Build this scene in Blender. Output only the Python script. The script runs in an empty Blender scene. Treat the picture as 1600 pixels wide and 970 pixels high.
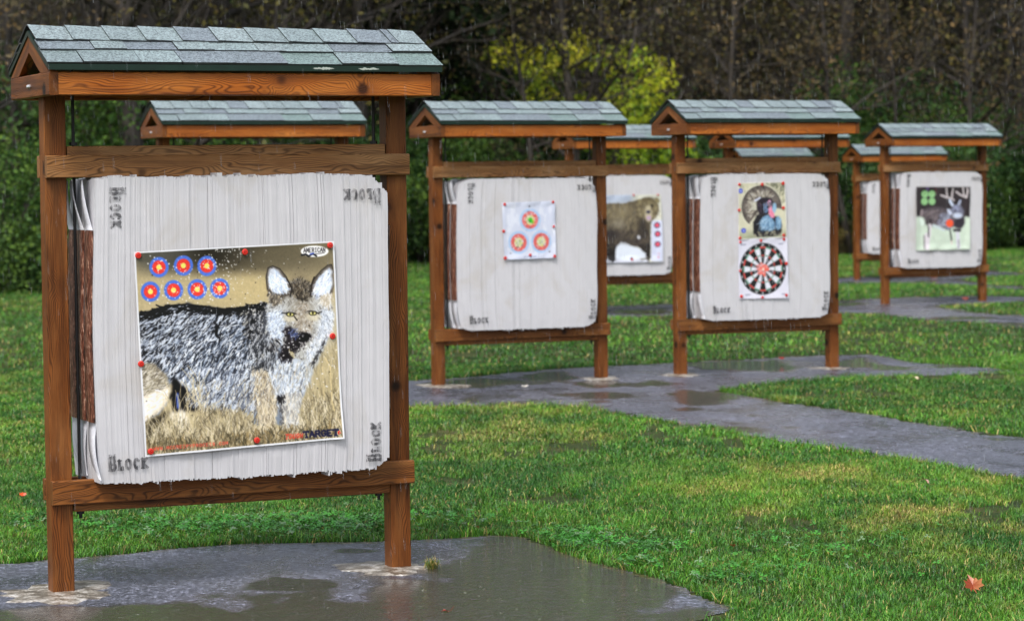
import bpy, math, random
import numpy as np
from mathutils import Matrix, Vector
R = math.radians
C = bpy.context.scene.collection
sc = bpy.context.scene

# ------------------------------------------------------------------ camera
FPX, PITCH, ROLL, CAMH = 4170.3, 0.0473, 0.0120, 1.6367
cd = bpy.data.cameras.new('camera')
cd.sensor_width = 36.0
cd.lens = FPX / 1600 * 36
cd.clip_start = 0.5
cd.clip_end = 2000
cd.dof.use_dof = True
cd.dof.focus_distance = 11.2
cd.dof.aperture_fstop = 4.8
cam = bpy.data.objects.new('camera', cd)
C.objects.link(cam)
cam.matrix_world = Matrix.Translation((0, 0, CAMH)) @ Matrix.Rotation(math.pi/2 - PITCH, 4, 'X') @ Matrix.Rotation(-ROLL, 4, 'Z')
sc.camera = cam

# ------------------------------------------------------------------ sky, sun, exposure
SUN_EL, SUN_AZ = R(55), R(200)
w = bpy.data.worlds.new('World')
sc.world = w
w.use_nodes = True
nt = w.node_tree
bg = nt.nodes['Background']
sky = nt.nodes.new('ShaderNodeTexSky')
sky.sky_type = 'NISHITA'
sky.sun_disc = False
sky.sun_elevation = SUN_EL
sky.sun_rotation = SUN_AZ
sky.dust_density = 4.0
sky.air_density = 1.2
hs = nt.nodes.new('ShaderNodeHueSaturation')
hs.inputs['Saturation'].default_value = 0.48
nt.links.new(sky.outputs[0], hs.inputs['Color'])
nt.links.new(hs.outputs[0], bg.inputs['Color'])
bg.inputs['Strength'].default_value = 0.135
sd = bpy.data.lights.new('sun', 'SUN')
sd.energy = 1.5
sd.angle = R(15)
sd.color = (1.0, 0.97, 0.94)
sun = bpy.data.objects.new('sun', sd)
C.objects.link(sun)
# light comes from behind-left of the camera, high
dv = Vector((math.sin(SUN_AZ)*math.cos(SUN_EL), math.cos(SUN_AZ)*math.cos(SUN_EL), math.sin(SUN_EL)))
sun.rotation_euler = dv.to_track_quat('Z', 'Y').to_euler()
sc.view_settings.view_transform = 'Standard'
sc.view_settings.look = 'None'
sc.view_settings.gamma = 1
sc.view_settings.exposure = 0.68
sc.cycles.max_bounces = 6
sc.cycles.transparent_max_bounces = 12

# ------------------------------------------------------------------ projection on the ground
def ray(x, y):
    a, b = x-800., y-485.
    c, s = math.cos(ROLL), math.sin(ROLL)
    X0 = a*c-b*s; Y0 = a*s+b*c
    d = (X0/FPX, 1., -Y0/FPX)
    c, s = math.cos(PITCH), math.sin(PITCH)
    return np.array([d[0], d[1]*c+d[2]*s, -d[1]*s+d[2]*c])
def to_px(x, y, z):
    z = z-CAMH
    c, s = math.cos(PITCH), math.sin(PITCH)
    Y = y*c-z*s; Z = y*s+z*c
    X0 = FPX*x/Y; Y0 = -FPX*Z/Y
    c, s = math.cos(ROLL), math.sin(ROLL)
    return 800+X0*c+Y0*s, 485-X0*s+Y0*c

STANDS = dict(
    coyote=(-1.155, 11.038, .410, 0.0), ring=(.085, 21.755, .427, .011), turkey=(2.099, 22.625, .408, .023),
    deer=(5.464, 34.354, .410, .051), left=(-2.011, 21.077, .391, .020), far=(6.542, 45.304, .356, -.066),
    bear=(1.423, 32.922, .389, .051), mid=(3.398, 33.505, .413, .044), back=(5.355, 54.831, .378, .017))
KN = np.array([(s[0], s[1], s[3]) for s in STANDS.values()])
def gz(x, y):
    x = np.asarray(x, float); y = np.asarray(y, float)
    num = np.zeros_like(x*y); den = np.full_like(num, .15)
    for a, b, h in KN:
        wgt = np.exp(-((x-a)**2+(y-b)**2)/32.)
        num += wgt*h; den += wgt
    h = num/den
    d = np.clip((y-86)/38., 0, 1)
    h = h + d*d*(3-2*d)*13.0
    return h
def ground(px, py):
    d = ray(px, py); z = 0.
    for _ in range(5):
        t = (z-CAMH)/d[2]
        z = float(gz(d[0]*t, d[1]*t))
    t = (z-CAMH)/d[2]
    return d[0]*t, d[1]*t

# ------------------------------------------------------------------ numpy helpers
def hash2(ix, iy, seed=0):
    h = (ix.astype(np.int64)*374761393 + iy.astype(np.int64)*668265263 + seed*982451653) & 0x7fffffff
    h = ((h ^ (h >> 13))*1274126177) & 0x7fffffff
    return ((h ^ (h >> 16)) & 0xffffff)/float(0xffffff)
def vnoise(x, y, seed=0):
    x = np.asarray(x, float); y = np.asarray(y, float)
    ix = np.floor(x); iy = np.floor(y)
    fx = x-ix; fy = y-iy
    fx = fx*fx*(3-2*fx); fy = fy*fy*(3-2*fy)
    a = hash2(ix, iy, seed); b = hash2(ix+1, iy, seed); c = hash2(ix, iy+1, seed); d = hash2(ix+1, iy+1, seed)
    return (a*(1-fx)+b*fx)*(1-fy)+(c*(1-fx)+d*fx)*fy
def fbm(x, y, seed=0, o=4):
    v = 0; a = .5; s = 0
    for i in range(o):
        v = v+a*vnoise(x*2**i, y*2**i, seed+i*7); s += a; a *= .5
    return v/s
def inpoly(px, py, poly):
    px = np.asarray(px, float); py = np.asarray(py, float)
    ins = np.zeros(px.shape, bool)
    n = len(poly)
    for i in range(n):
        x0, y0 = poly[i]; x1, y1 = poly[(i+1) % n]
        if y0 == y1: continue
        c = ((y0 > py) != (y1 > py)) & (px < (x1-x0)*(py-y0)/(y1-y0)+x0)
        ins ^= c
    return ins
def sm(x, a, b):
    t = np.clip((x-a)/(b-a), 0, 1)
    return t*t*(3-2*t)
def lin(c):
    c = np.asarray(c, float)/255.
    return np.where(c <= .04045, c/12.92, ((c+.055)/1.055)**2.4)

# ------------------------------------------------------------------ objects
def tag(o, label=None, cat=None, group=None, kind=None):
    if label: o['label'] = label
    if cat: o['category'] = cat
    if group: o['group'] = group
    if kind: o['kind'] = kind
    return o
def empty(name, loc=(0, 0, 0), rz=0):
    o = bpy.data.objects.new(name, None)
    o.empty_display_size = .2
    C.objects.link(o); o.location = loc; o.rotation_euler = (0, 0, rz)
    return o
def children(o): return [c for c in bpy.data.objects if c.parent == o]
def copy_tree(o, parent=None):
    c = o.copy(); C.objects.link(c); c.parent = parent
    for ch in children(o): copy_tree(ch, c)
    return c
class MB:
    """collects geometry, builds ONE mesh object"""
    def __init__(s): s.v = []; s.f = []; s.c = []; s.g = []
    def add(s, verts, faces, col=(1, 1, 1), grain=None):
        b = len(s.v)
        s.v += [tuple(p) for p in verts]
        s.f += [tuple(b+i for i in f) for f in faces]
        s.c += [col]*len(verts)
        s.g += list(grain) if grain is not None else [tuple(p) for p in verts]
    def box(s, lo, hi, col=(1, 1, 1)):
        x0, y0, z0 = lo; x1, y1, z1 = hi
        s.add([(x0,y0,z0),(x1,y0,z0),(x1,y1,z0),(x0,y1,z0),(x0,y0,z1),(x1,y0,z1),(x1,y1,z1),(x0,y1,z1)],
              [(0,3,2,1),(4,5,6,7),(0,1,5,4),(1,2,6,5),(2,3,7,6),(3,0,4,7)], col)
    def board(s, A, B, wd, th, up=(0, 0, 1), seed=0, ch=.004, warp=.0012, n=10):
        """bevelled timber from A to B, wd along up, th across"""
        rnd = random.Random(seed)
        A = Vector(A); B = Vector(B); d = (B-A); L = d.length; d = d/L
        up = Vector(up); up = (up-d*up.dot(d)).normalized(); sd = d.cross(up)
        hw, ht = wd/2, th/2
        prof = [(-ht+ch,-hw),(ht-ch,-hw),(ht,-hw+ch),(ht,hw-ch),(ht-ch,hw),(-ht+ch,hw),(-ht,hw-ch),(-ht,-hw+ch)]
        k = len(prof); vs = []; gs = []
        gx, gy, gzz = rnd.uniform(0, 40), rnd.uniform(-.02, .02), rnd.uniform(-.02, .02)
        stations = [0, .0025/L]+[i/n for i in range(1, n)]+[1-.0025/L, 1]
        for j, t in enumerate(stations):
            sc_ = .975 if j in (0, len(stations)-1) else 1
            wx = warp*math.sin(t*5+gx); wy = warp*math.sin(t*4+gx*2)
            for (a, b) in prof:
                p = A+d*(L*t)+sd*(a*sc_+wx)+up*(b*sc_+wy)
                vs.append(p); gs.append((gx+L*t, a+gy, b+gzz))
        m = len(stations)
        fs = [(j*k+i, j*k+(i+1) % k, (j+1)*k+(i+1) % k, (j+1)*k+i) for j in range(m-1) for i in range(k)]
        fs += [tuple(range(k-1, -1, -1)), tuple((m-1)*k+i for i in range(k))]
        s.add(vs, fs, grain=gs)
    def tube(s, pts, rad, n=8, col=(1, 1, 1), cap=True):
        P = [Vector(p) for p in pts]
        vs = []
        for i, p in enumerate(P):
            d = (P[min(i+1, len(P)-1)]-P[max(i-1, 0)]).normalized()
            a = d.orthogonal().normalized() if i == 0 else (a-d*a.dot(d)).normalized()
            b = d.cross(a)
            r = rad[i] if isinstance(rad, (list, tuple)) else rad
            for k in range(n):
                t = 2*math.pi*k/n
                vs.append(p+a*(r*math.cos(t))+b*(r*math.sin(t)))
        fs = [(i*n+k, i*n+(k+1) % n, (i+1)*n+(k+1) % n, (i+1)*n+k) for i in range(len(P)-1) for k in range(n)]
        if cap: fs += [tuple(range(n-1, -1, -1)), tuple((len(P)-1)*n+k for k in range(n))]
        s.add(vs, fs, col)
    def build(s, name, mat, parent=None, smooth=False):
        me = bpy.data.meshes.new(name)
        me.from_pydata(s.v, [], s.f)
        at = me.attributes.new('col', 'FLOAT_COLOR', 'POINT')
        at.data.foreach_set('color', np.array([(c[0], c[1], c[2], c[3] if len(c) > 3 else 1) for c in s.c], np.float32).ravel())
        ag = me.attributes.new('grain', 'FLOAT_VECTOR', 'POINT')
        ag.data.foreach_set('vector', np.array([tuple(g) for g in s.g], np.float32).ravel())
        if smooth: me.polygons.foreach_set('use_smooth', [True]*len(me.polygons))
        me.update()
        me.materials.append(mat)
        o = bpy.data.objects.new(name, me); C.objects.link(o); o.parent = parent
        return o
def np_mesh(name, V, F, mat, col=None, attrs=None, parent=None, smooth=False):
    """V (n,3), F (m,k) uniform polygons"""
    me = bpy.data.meshes.new(name)
    V = np.ascontiguousarray(V, np.float32); F = np.ascontiguousarray(F, np.int32)
    m, k = F.shape
    me.vertices.add(len(V)); me.vertices.foreach_set('co', V.ravel())
    me.loops.add(m*k); me.loops.foreach_set('vertex_index', F.ravel())
    me.polygons.add(m); me.polygons.foreach_set('loop_start', np.arange(m, dtype=np.int32)*k)
    if smooth: me.polygons.foreach_set('use_smooth', np.ones(m, bool))
    if col is not None:
        c4 = np.ones((len(V), 4), np.float32); c4[:, :col.shape[1]] = col
        a = me.attributes.new('col', 'FLOAT_COLOR', 'POINT'); a.data.foreach_set('color', c4.ravel())
    for n_, d in (attrs or {}).items():
        a = me.attributes.new(n_, 'FLOAT', 'POINT'); a.data.foreach_set('value', np.ascontiguousarray(d, np.float32).ravel())
    me.update(calc_edges=True)
    me.validate()
    me.materials.append(mat)
    o = bpy.data.objects.new(name, me); C.objects.link(o); o.parent = parent
    return o

# ------------------------------------------------------------------ materials
class NT:
    def __init__(s, name):
        s.m = bpy.data.materials.new(name); s.m.use_nodes = True
        s.t = s.m.node_tree; s.b = s.t.nodes['Principled BSDF']; s.out = s.t.nodes['Material Output']
    def n(s, ty, ins=None, **pr):
        nd = s.t.nodes.new('ShaderNode'+ty)
        for k, v in pr.items(): setattr(nd, k, v)
        for k, v in (ins or {}).items():
            i = nd.inputs[k]
            if isinstance(v, bpy.types.NodeSocket): s.t.links.new(v, i)
            else: i.default_value = v
        return nd
    def set(s, **kw):
        for k, v in kw.items():
            i = s.b.inputs[k.replace('_', ' ')]
            if isinstance(v, bpy.types.NodeSocket): s.t.links.new(v, i)
            else: i.default_value = v
    def math(s, op, a, b=0., c=0.):
        return s.n('Math', {0: a, 1: b, 2: c}, operation=op).outputs[0]
    def vmath(s, op, a, b=(0, 0, 0)):
        return s.n('VectorMath', {0: a, 1: b}, operation=op).outputs[0]
    def noise(s, vec, scale, detail=4, rough=.55, dist=0.):
        return s.n('TexNoise', {'Vector': vec, 'Scale': scale, 'Detail': detail, 'Roughness': rough, 'Distortion': dist}).outputs[0]
    def ramp(s, f, stops):
        r = s.n('ValToRGB', {0: f}); e = r.color_ramp.elements
        while len(e) < len(stops): e.new(.5)
        for el, (p, c) in zip(e, stops):
            el.position = p; el.color = (c[0], c[1], c[2], 1) if not np.isscalar(c) else (c, c, c, 1)
        return r.outputs[0]
    def mix(s, f, a, b, bt='MIX'):
        nd = s.n('Mix', data_type='RGBA', blend_type=bt)
        for i, v in ((0, f), (6, a), (7, b)):
            if isinstance(v, bpy.types.NodeSocket): s.t.links.new(v, nd.inputs[i])
            else: nd.inputs[i].default_value = v if i == 0 else (*tuple(v)[:3], 1)
        return nd.outputs[2]
    def attr(s, name, what='Vector'):
        return s.n('Attribute', attribute_name=name).outputs[what]
    def bump(s, h, strength=.3, dist=.002):
        s.set(Normal=s.n('Bump', {'Height': h, 'Strength': strength, 'Distance': dist}).outputs[0])

def wood(name, base, dark, pale, rough=.42, ring=.0065, spec=.5):
    m = NT(name)
    g = m.attr('grain')
    rnd = m.n('ObjectInfo').outputs['Random']
    off = m.vmath('MULTIPLY', m.n('CombineXYZ', {0: rnd, 1: rnd, 2: rnd}).outputs[0], (23., .012, .009))
    g = m.vmath('ADD', g, off)
    lo = m.noise(m.vmath('MULTIPLY', g, (1.3, 5, 5)), 1.6, 2, .5)
    # knots: voronoi cells stretched along the board
    kv = m.n('TexVoronoi', {'Vector': m.vmath('MULTIPLY', g, (5., 5., 5.)), 'Scale': 1.0, 'Randomness': 1.0}, feature='F1').outputs['Distance']
    kb = m.n('TexVoronoi', {'Vector': m.vmath('MULTIPLY', g, (5., 5., 5.)), 'Scale': 1.0, 'Randomness': 1.0}, feature='F1').outputs['Color']
    pick = m.math('GREATER_THAN', m.n('SeparateColor', {0: kb}).outputs[0], .2)
    kn = m.math('MULTIPLY', m.n('MapRange', {'Value': kv, 'From Min': .17, 'From Max': .09}).outputs[0], pick)
    halo = m.math('MULTIPLY', m.n('MapRange', {'Value': kv, 'From Min': .42, 'From Max': .05}, interpolation_type='SMOOTHSTEP').outputs[0], pick)
    sp = m.n('SeparateXYZ', {0: g})
    yy = m.math('ADD', sp.outputs[1], m.math('MULTIPLY', lo, .11))
    zz = m.math('ADD', sp.outputs[2], m.math('MULTIPLY', m.noise(m.vmath('MULTIPLY', g, (1.1, 4, 4)), 2.3, 2, .5), .09))
    r = m.math('SQRT', m.math('ADD', m.math('MULTIPLY', yy, yy), m.math('MULTIPLY', zz, zz)))
    r = m.math('ADD', r, m.math('MULTIPLY', halo, .024))
    wv = m.math('SINE', m.math('MULTIPLY', r, 2*math.pi/ring))
    wv = m.math('MULTIPLY_ADD', wv, .5, .5)
    wv = m.math('POWER', wv, 3.0)
    fine = m.noise(m.vmath('MULTIPLY', g, (9, 260, 260)), 1., 3, .6)
    patch = m.noise(m.vmath('MULTIPLY', g, (2.2, 9, 9)), 1., 4, .6)
    col = m.mix(m.math('MULTIPLY', wv, .55), base, dark)
    col = m.mix(m.n('MapRange', {'Value': patch, 'From Min': .45, 'From Max': .75}).outputs[0], col, pale, 'MIX')
    col = m.mix(m.math('MULTIPLY', wv, .45), col, dark)
    col = m.mix(m.n('MapRange', {'Value': fine, 'From Min': .5, 'From Max': .8, 'To Max': .55}).outputs[0], col, dark)
    col = m.mix(m.math('MULTIPLY', halo, .35), col, dark)
    col = m.mix(m.math('MULTIPLY', kn, .9), col, tuple(x*.35 for x in dark))
    damp = m.noise(m.vmath('MULTIPLY', g, (1.1, 22, 22)), 1., 4, .65)
    col = m.mix(m.n('MapRange', {'Value': damp, 'From Min': .5, 'From Max': .68, 'To Max': .62}).outputs[0], col, dark)
    m.set(Base_Color=col, Roughness=m.n('MapRange', {'Value': patch, 'To Min': rough-.12, 'To Max': rough+.15}).outputs[0])
    m.b.inputs['Specular IOR Level'].default_value = spec
    m.bump(m.math('ADD', m.math('MULTIPLY', wv, -.6), m.math('MULTIPLY', fine, .7)), .45, .0016)
    return m.m
W_ORANGE = wood('wood_fascia', lin((172, 95, 30)), lin((70, 30, 8)), lin((192, 120, 52)), .40, .0046, .3)
W_POST = wood('wood_post', lin((124, 70, 27)), lin((34, 15, 5)), lin((150, 96, 48)), .45, .0052, .25)
W_BEAM = wood('wood_beam', lin((152, 106, 62)), lin((60, 36, 18)), lin((174, 134, 92)), .5, .0048, .25)
W_LOW = wood('wood_lower_beam', lin((130, 78, 34)), lin((42, 21, 8)), lin((154, 104, 56)), .45, .0048, .25)
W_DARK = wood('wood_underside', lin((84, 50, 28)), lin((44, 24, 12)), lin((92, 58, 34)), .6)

def simple(name, col, rough=.5, metal=0., var=.15, scale=30, bump=0.):
    m = NT(name)
    co = m.n('TexCoord').outputs['Object']
    nz = m.noise(co, scale, 5)
    c = m.mix(nz, tuple(x*(1-var) for x in col), tuple(min(1, x*(1+var)) for x in col))
    m.set(Base_Color=c, Roughness=rough, Metallic=metal)
    if bump: m.bump(nz, bump, .002)
    return m.m
def vcol(name, rough=.6, spec=.5, bumpscale=0, bstr=.3, transl=0., mul=None, coat=0.):
    m = NT(name)
    c = m.attr('col', 'Color')
    m.set(Base_Color=c, Roughness=rough)
    m.b.inputs['Specular IOR Level'].default_value = spec
    if coat: m.set(Coat_Weight=coat, Coat_Roughness=.25)
    if bumpscale:
        m.bump(m.noise(m.n('TexCoord').outputs['Object'], bumpscale, 3), bstr, .002)
    if transl:
        tr = m.n('BsdfTranslucent', {'Color': c})
        mx = m.n('MixShader', {0: transl, 1: m.b.outputs[0], 2: tr.outputs[0]})
        m.t.links.new(mx.outputs[0], m.out.inputs[0])
    return m.m

def mat_shingle():
    m = NT('asphalt_shingle')
    c = m.attr('col', 'Color'); co = m.n('TexCoord').outputs['Object']
    gr = m.noise(co, 300, 2, .8)
    gr2 = m.noise(co, 105, 2, .8)
    big = m.noise(co, 5, 3)
    g = m.ramp(m.math('MULTIPLY_ADD', gr2, .65, m.math('MULTIPLY', gr, .35)), [(.42, .25), (.5, .95), (.58, 1.5)])
    col = m.mix(1.0, c, g, 'MULTIPLY')
    col = m.mix(m.n('MapRange', {'Value': big, 'From Min': .5, 'From Max': .75, 'To Max': .25}).outputs[0], col, (.10, .15, .14))
    m.set(Base_Color=col, Roughness=.38)
    m.b.inputs['Specular IOR Level'].default_value = .9
    m.bump(gr, .6, .003)
    return m.m
SHINGLE = mat_shingle()
DRIP = simple('green_drip_edge', (.003, .018, .011), .35, 0, .5, 14, .1)
CHIP = simple('flaked_paint', (.4, .45, .4), .5)
METAL = simple('bolt_steel', (.75, .76, .78), .3, .9)
RODM = simple('dark_rod', (.022, .022, .024), .38, .6, .3)

def mat_foam():
    m = NT('white_foam')
    g = m.attr('grain'); c = m.attr('col', 'Color'); co = m.n('TexCoord').outputs['Object']
    ln = m.noise(m.vmath('MULTIPLY', g, (420, 30, 3.)), 1, 3, .6)
    st = m.noise(m.vmath('MULTIPLY', co, (3, 3, 2)), 1.4, 5, .6, .6)
    holes = m.n('TexVoronoi', {'Vector': m.vmath('MULTIPLY', co, (34, 5, 26)), 'Scale': 1.}, feature='F1')
    hsel = m.math('GREATER_THAN', m.n('SeparateColor', {0: holes.outputs['Color']}).outputs[1], .84)
    hole = m.math('MULTIPLY', m.math('LESS_THAN', holes.outputs['Distance'], .075), hsel)
    col = m.mix(m.n('MapRange', {'Value': ln, 'From Min': .35, 'From Max': .7}).outputs[0], m.mix(1., c, (.90, .90, .91), 'MULTIPLY'), c)
    col = m.mix(m.n('MapRange', {'Value': st, 'From Min': .52, 'From Max': .75, 'To Max': .5}).outputs[0], col, (.44, .40, .34))
    col = m.mix(m.math('MULTIPLY', hole, .8), col, (.05, .05, .05))
    m.set(Base_Color=col, Roughness=.7)
    m.bump(ln, .35, .003)
    return m.m
FOAM = mat_foam()
def mat_bark():
    m = NT('bark_print')
    co = m.n('TexCoord').outputs['Object']
    a = m.noise(m.vmath('MULTIPLY', co, (60, 60, 9)), 1.6, 5, .7, .8)
    b = m.noise(m.vmath('MULTIPLY', co, (160, 160, 60)), 1.2, 3, .7)
    f = m.math('MULTIPLY_ADD', a, .65, m.math('MULTIPLY', b, .35))
    col = m.ramp(f, [(.42, lin((30, 14, 10))), (.49, lin((92, 50, 36))), (.55, lin((128, 82, 64))), (.62, lin((206, 172, 150)))])
    m.set(Base_Color=col, Roughness=.4); m.bump(f, .5, .004)
    return m.m
BARKP = mat_bark()
PRINT = vcol('poster_print', .38, .4, 0, coat=.15)
PINM = simple('red_pin', lin((205, 48, 36)), .4, 0, .1)
PINC = simple('pin_centre', lin((120, 30, 30)), .4)
def mat_ink():
    m = NT('stamped_ink')
    co = m.n('TexCoord').outputs['Object']
    a = m.n('Attribute', attribute_name='alpha').outputs['Fac']
    wr = m.noise(m.vmath('MULTIPLY', co, (70, 20, 12)), 1.3, 4, .7)
    al = m.math('MULTIPLY', a, m.n('MapRange', {'Value': wr, 'From Min': .36, 'From Max': .56, 'To Min': .12, 'To Max': 1.}).outputs[0])
    tr = m.n('BsdfTransparent')
    m.set(Base_Color=(.022, .022, .028, 1), Roughness=.7)
    mx = m.n('MixShader', {0: m.math('MULTIPLY', al, .85), 1: tr.outputs[0], 2: m.b.outputs[0]})
    m.t.links.new(mx.outputs[0], m.out.inputs[0])
    return m.m
INK = mat_ink()

# ------------------------------------------------------------------ small painter for printed posters
def seg(a, b): return [a, b]
GL = {  # stroke letters in a 0..1 box, y down
 'A': [[(0,1),(.5,0),(1,1)],[(.2,.62),(.8,.62)]], 'B': [[(.1,0),(.1,1),(.7,1),(.95,.8),(.9,.6),(.6,.5),(.85,.3),(.7,0),(.1,0)],[(.1,.5),(.6,.5)]],
 'C': [[(.95,.2),(.6,0),(.25,.08),(.05,.5),(.25,.92),(.6,1),(.95,.8)]], 'E': [[(.9,0),(.1,0),(.1,1),(.9,1)],[(.1,.5),(.7,.5)]],
 'G': [[(.95,.2),(.6,0),(.25,.08),(.05,.5),(.25,.92),(.6,1),(.92,.8),(.92,.55),(.6,.55)]], 'H': [[(.1,0),(.1,1)],[(.9,0),(.9,1)],[(.1,.5),(.9,.5)]],
 'I': [[(.5,0),(.5,1)],[(.25,0),(.75,0)],[(.25,1),(.75,1)]], 'K': [[(.1,0),(.1,1)],[(.9,0),(.15,.55),(.95,1)]], 'L': [[(.15,0),(.15,1),(.9,1),(.9,.75)]],
 'M': [[(.05,1),(.1,0),(.5,.7),(.9,0),(.95,1)]], 'N': [[(.1,1),(.1,0),(.9,1),(.9,0)]], 'O': [[(.5,0),(.15,.15),(.05,.5),(.15,.85),(.5,1),(.85,.85),(.95,.5),(.85,.15),(.5,0)]],
 'P': [[(.1,1),(.1,0),(.7,0),(.9,.25),(.7,.5),(.1,.5)]], 'R': [[(.1,1),(.1,0),(.7,0),(.9,.25),(.7,.5),(.1,.5)],[(.5,.5),(.95,1)]], 'S': [[(.9,.15),(.5,0),(.15,.2),(.3,.45),(.75,.55),(.9,.8),(.5,1),(.1,.85)]],
 'T': [[(0,.12),(0,0),(1,0),(1,.12)],[(.5,0),(.5,1)],[(.3,1),(.7,1)]], 'U': [[(.1,0),(.1,.75),(.4,1),(.7,.95),(.9,.7),(.9,0)]], 'W': [[(0,0),(.25,1),(.5,.3),(.75,1),(1,0)]], 'Y': [[(0,0),(.5,.5),(1,0)],[(.5,.5),(.5,1)]],
 'Z': [[(.1,0),(.9,0),(.1,1),(.9,1)]], '.': [[(.4,.95),(.5,1)]],
 '1': [[(.3,.2),(.55,0),(.55,1)]], '2': [[(.1,.2),(.5,0),(.9,.25),(.1,1),(.9,1)]], '3': [[(.1,.05),(.8,.1),(.5,.45),(.9,.7),(.5,1),(.1,.9)]], '4': [[(.7,1),(.7,0),(.1,.65),(.95,.65)]],
 '5': [[(.9,0),(.2,0),(.15,.45),(.7,.4),(.9,.7),(.6,1),(.1,.95)]], '6': [[(.8,0),(.2,.4),(.1,.8),(.5,1),(.9,.75),(.5,.5),(.15,.65)]], '7': [[(.1,0),(.9,0),(.4,1)]],
 '8': [[(.5,.5),(.15,.25),(.5,0),(.85,.25),(.5,.5),(.1,.8),(.5,1),(.9,.8),(.5,.5)]], '9': [[(.85,.35),(.5,.5),(.15,.25),(.5,0),(.85,.2),(.8,.6),(.4,1)]], '0': [[(.5,0),(.1,.3),(.1,.7),(.5,1),(.9,.7),(.9,.3),(.5,0)]],
}
class Canvas:
    """numpy raster; shapes are given in a source frame whose four corners map on the canvas"""
    def __init__(s, W, H, corners, bgc=(240, 240, 240), seed=1):
        s.W, s.H = W, H
        s.a = np.empty((H, W, 3)); s.a[:] = bgc
        s.rng = np.random.default_rng(seed)
        src = np.array(corners, float); dst = np.array([(0, 0), (W-1, 0), (W-1, H-1), (0, H-1)], float)
        A = []; B = []
        for (x, y), (u, v) in zip(src, dst):
            A.append([x, y, 1, 0, 0, 0, -u*x, -u*y]); B.append(u)
            A.append([0, 0, 0, x, y, 1, -v*x, -v*y]); B.append(v)
        s.h = np.append(np.linalg.solve(np.array(A), np.array(B)), 1).reshape(3, 3)
        s.k = math.hypot(dst[1][0], dst[2][1])/math.hypot(src[1][0]-src[0][0], src[3][1]-src[0][1])
        hi = np.linalg.inv(s.h)
        yy, xx = np.mgrid[0:H, 0:W].astype(float)
        q = hi @ np.stack([xx.ravel(), yy.ravel(), np.ones(xx.size)])
        s.X = (q[0]/q[2]).reshape(H, W); s.Y = (q[1]/q[2]).reshape(H, W)
    def T(s, p):
        q = s.h @ np.array([p[0], p[1], 1.]); return q[0]/q[2], q[1]/q[2]
    def blend(s, m, col): s.a += (np.array(col, float)-s.a)*m[..., None]
    def poly(s, pts, col, soft=1.2, rough=0., rs=14.):
        X, Y = s.X, s.Y
        if rough:
            X = X+(fbm(s.X/rs, s.Y/rs, 5)-.5)*rough*2; Y = Y+(fbm(s.X/rs, s.Y/rs, 9)-.5)*rough*2
        m = inpoly(X, Y, pts).astype(float)
        m = s.blur(m, max(1, int(round(soft*s.k))))
        s.blend(m, col); return m
    def blur(s, m, r):
        for ax in (0, 1):
            for _ in range(2):
                acc = np.zeros_like(m)
                for d in range(-r, r+1): acc += np.roll(m, d, ax)
                m = acc/(2*r+1)
        return m
    def ell(s, cx, cy, rx, ry, col, soft=.05, al=1.):
        d = np.sqrt(((s.X-cx)/rx)**2+((s.Y-cy)/ry)**2)
        m = np.clip((1-d)/soft+.5, 0, 1)*al
        s.blend(m, col); return m
    def soft(s, cx, cy, rx, ry, col, al=.8):
        d2 = ((s.X-cx)/rx)**2+((s.Y-cy)/ry)**2
        s.blend(np.exp(-d2*1.2)*al, col)
    def line(s, pts, wd, col, al=1.):
        for (p, q) in zip(pts[:-1], pts[1:]):
            x0, y0 = s.T(p); x1, y1 = s.T(q); r = max(.35, wd*s.k/2)
            xa, xb = int(max(0, min(x0, x1)-r-2)), int(min(s.W, max(x0, x1)+r+3))
            ya, yb = int(max(0, min(y0, y1)-r-2)), int(min(s.H, max(y0, y1)+r+3))
            if xa >= xb or ya >= yb: continue
            gx = np.arange(xa, xb)[None, :]; gy = np.arange(ya, yb)[:, None]
            dx, dy = x1-x0, y1-y0; L = dx*dx+dy*dy+1e-9
            t = np.clip(((gx-x0)*dx+(gy-y0)*dy)/L, 0, 1)
            d = np.hypot(gx-x0-t*dx, gy-y0-t*dy)
            m = np.clip(r-d+.5, 0, 1)*al
            s.a[ya:yb, xa:xb] += (np.array(col, float)-s.a[ya:yb, xa:xb])*m[..., None]
    def fur(s, poly, n, ang, ln, wd, cols, al=.8, spread=.35, curve=.3):
        P = np.array(poly); lo = P.min(0); hi = P.max(0)
        k = 0
        while k < n:
            c = s.rng.uniform(lo, hi, (n, 2)); ok = inpoly(c[:, 0], c[:, 1], poly)
            for (x, y) in c[ok]:
                if k >= n: break
                k += 1
                a = (ang(x, y) if callable(ang) else ang)+s.rng.normal(0, spread)
                l = ln*s.rng.uniform(.5, 1.3)
                col = cols[s.rng.integers(len(cols))]
                a2 = a+s.rng.normal(0, curve)
                p1 = (x+math.cos(a)*l*.5, y-math.sin(a)*l*.5)
                s.line([(x, y), p1, (p1[0]+math.cos(a2)*l*.5, p1[1]-math.sin(a2)*l*.5)], wd*s.rng.uniform(.6, 1.3), col, al)
    def text(s, txt, x, y, cw, chh, gap, wd, col, ang=0., slant=0., al=1.):
        ca, sa = math.cos(ang), math.sin(ang)
        for ch in txt:
            for st in GL.get(ch, []):
                pts = []
                for (a, b) in st:
                    u = a*cw+(1-b)*slant*chh; v = (b-1)*chh
                    pts.append((x+u*ca-v*sa, y+u*sa+v*ca))
                s.line(pts, wd, col, al)
            x += (cw+gap)*ca; y += (cw+gap)*sa
    def noise(s, amp, sc=6.):
        s.a *= (1+(fbm(s.X/sc, s.Y/sc, 3)-.5)*amp)[..., None]
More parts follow.
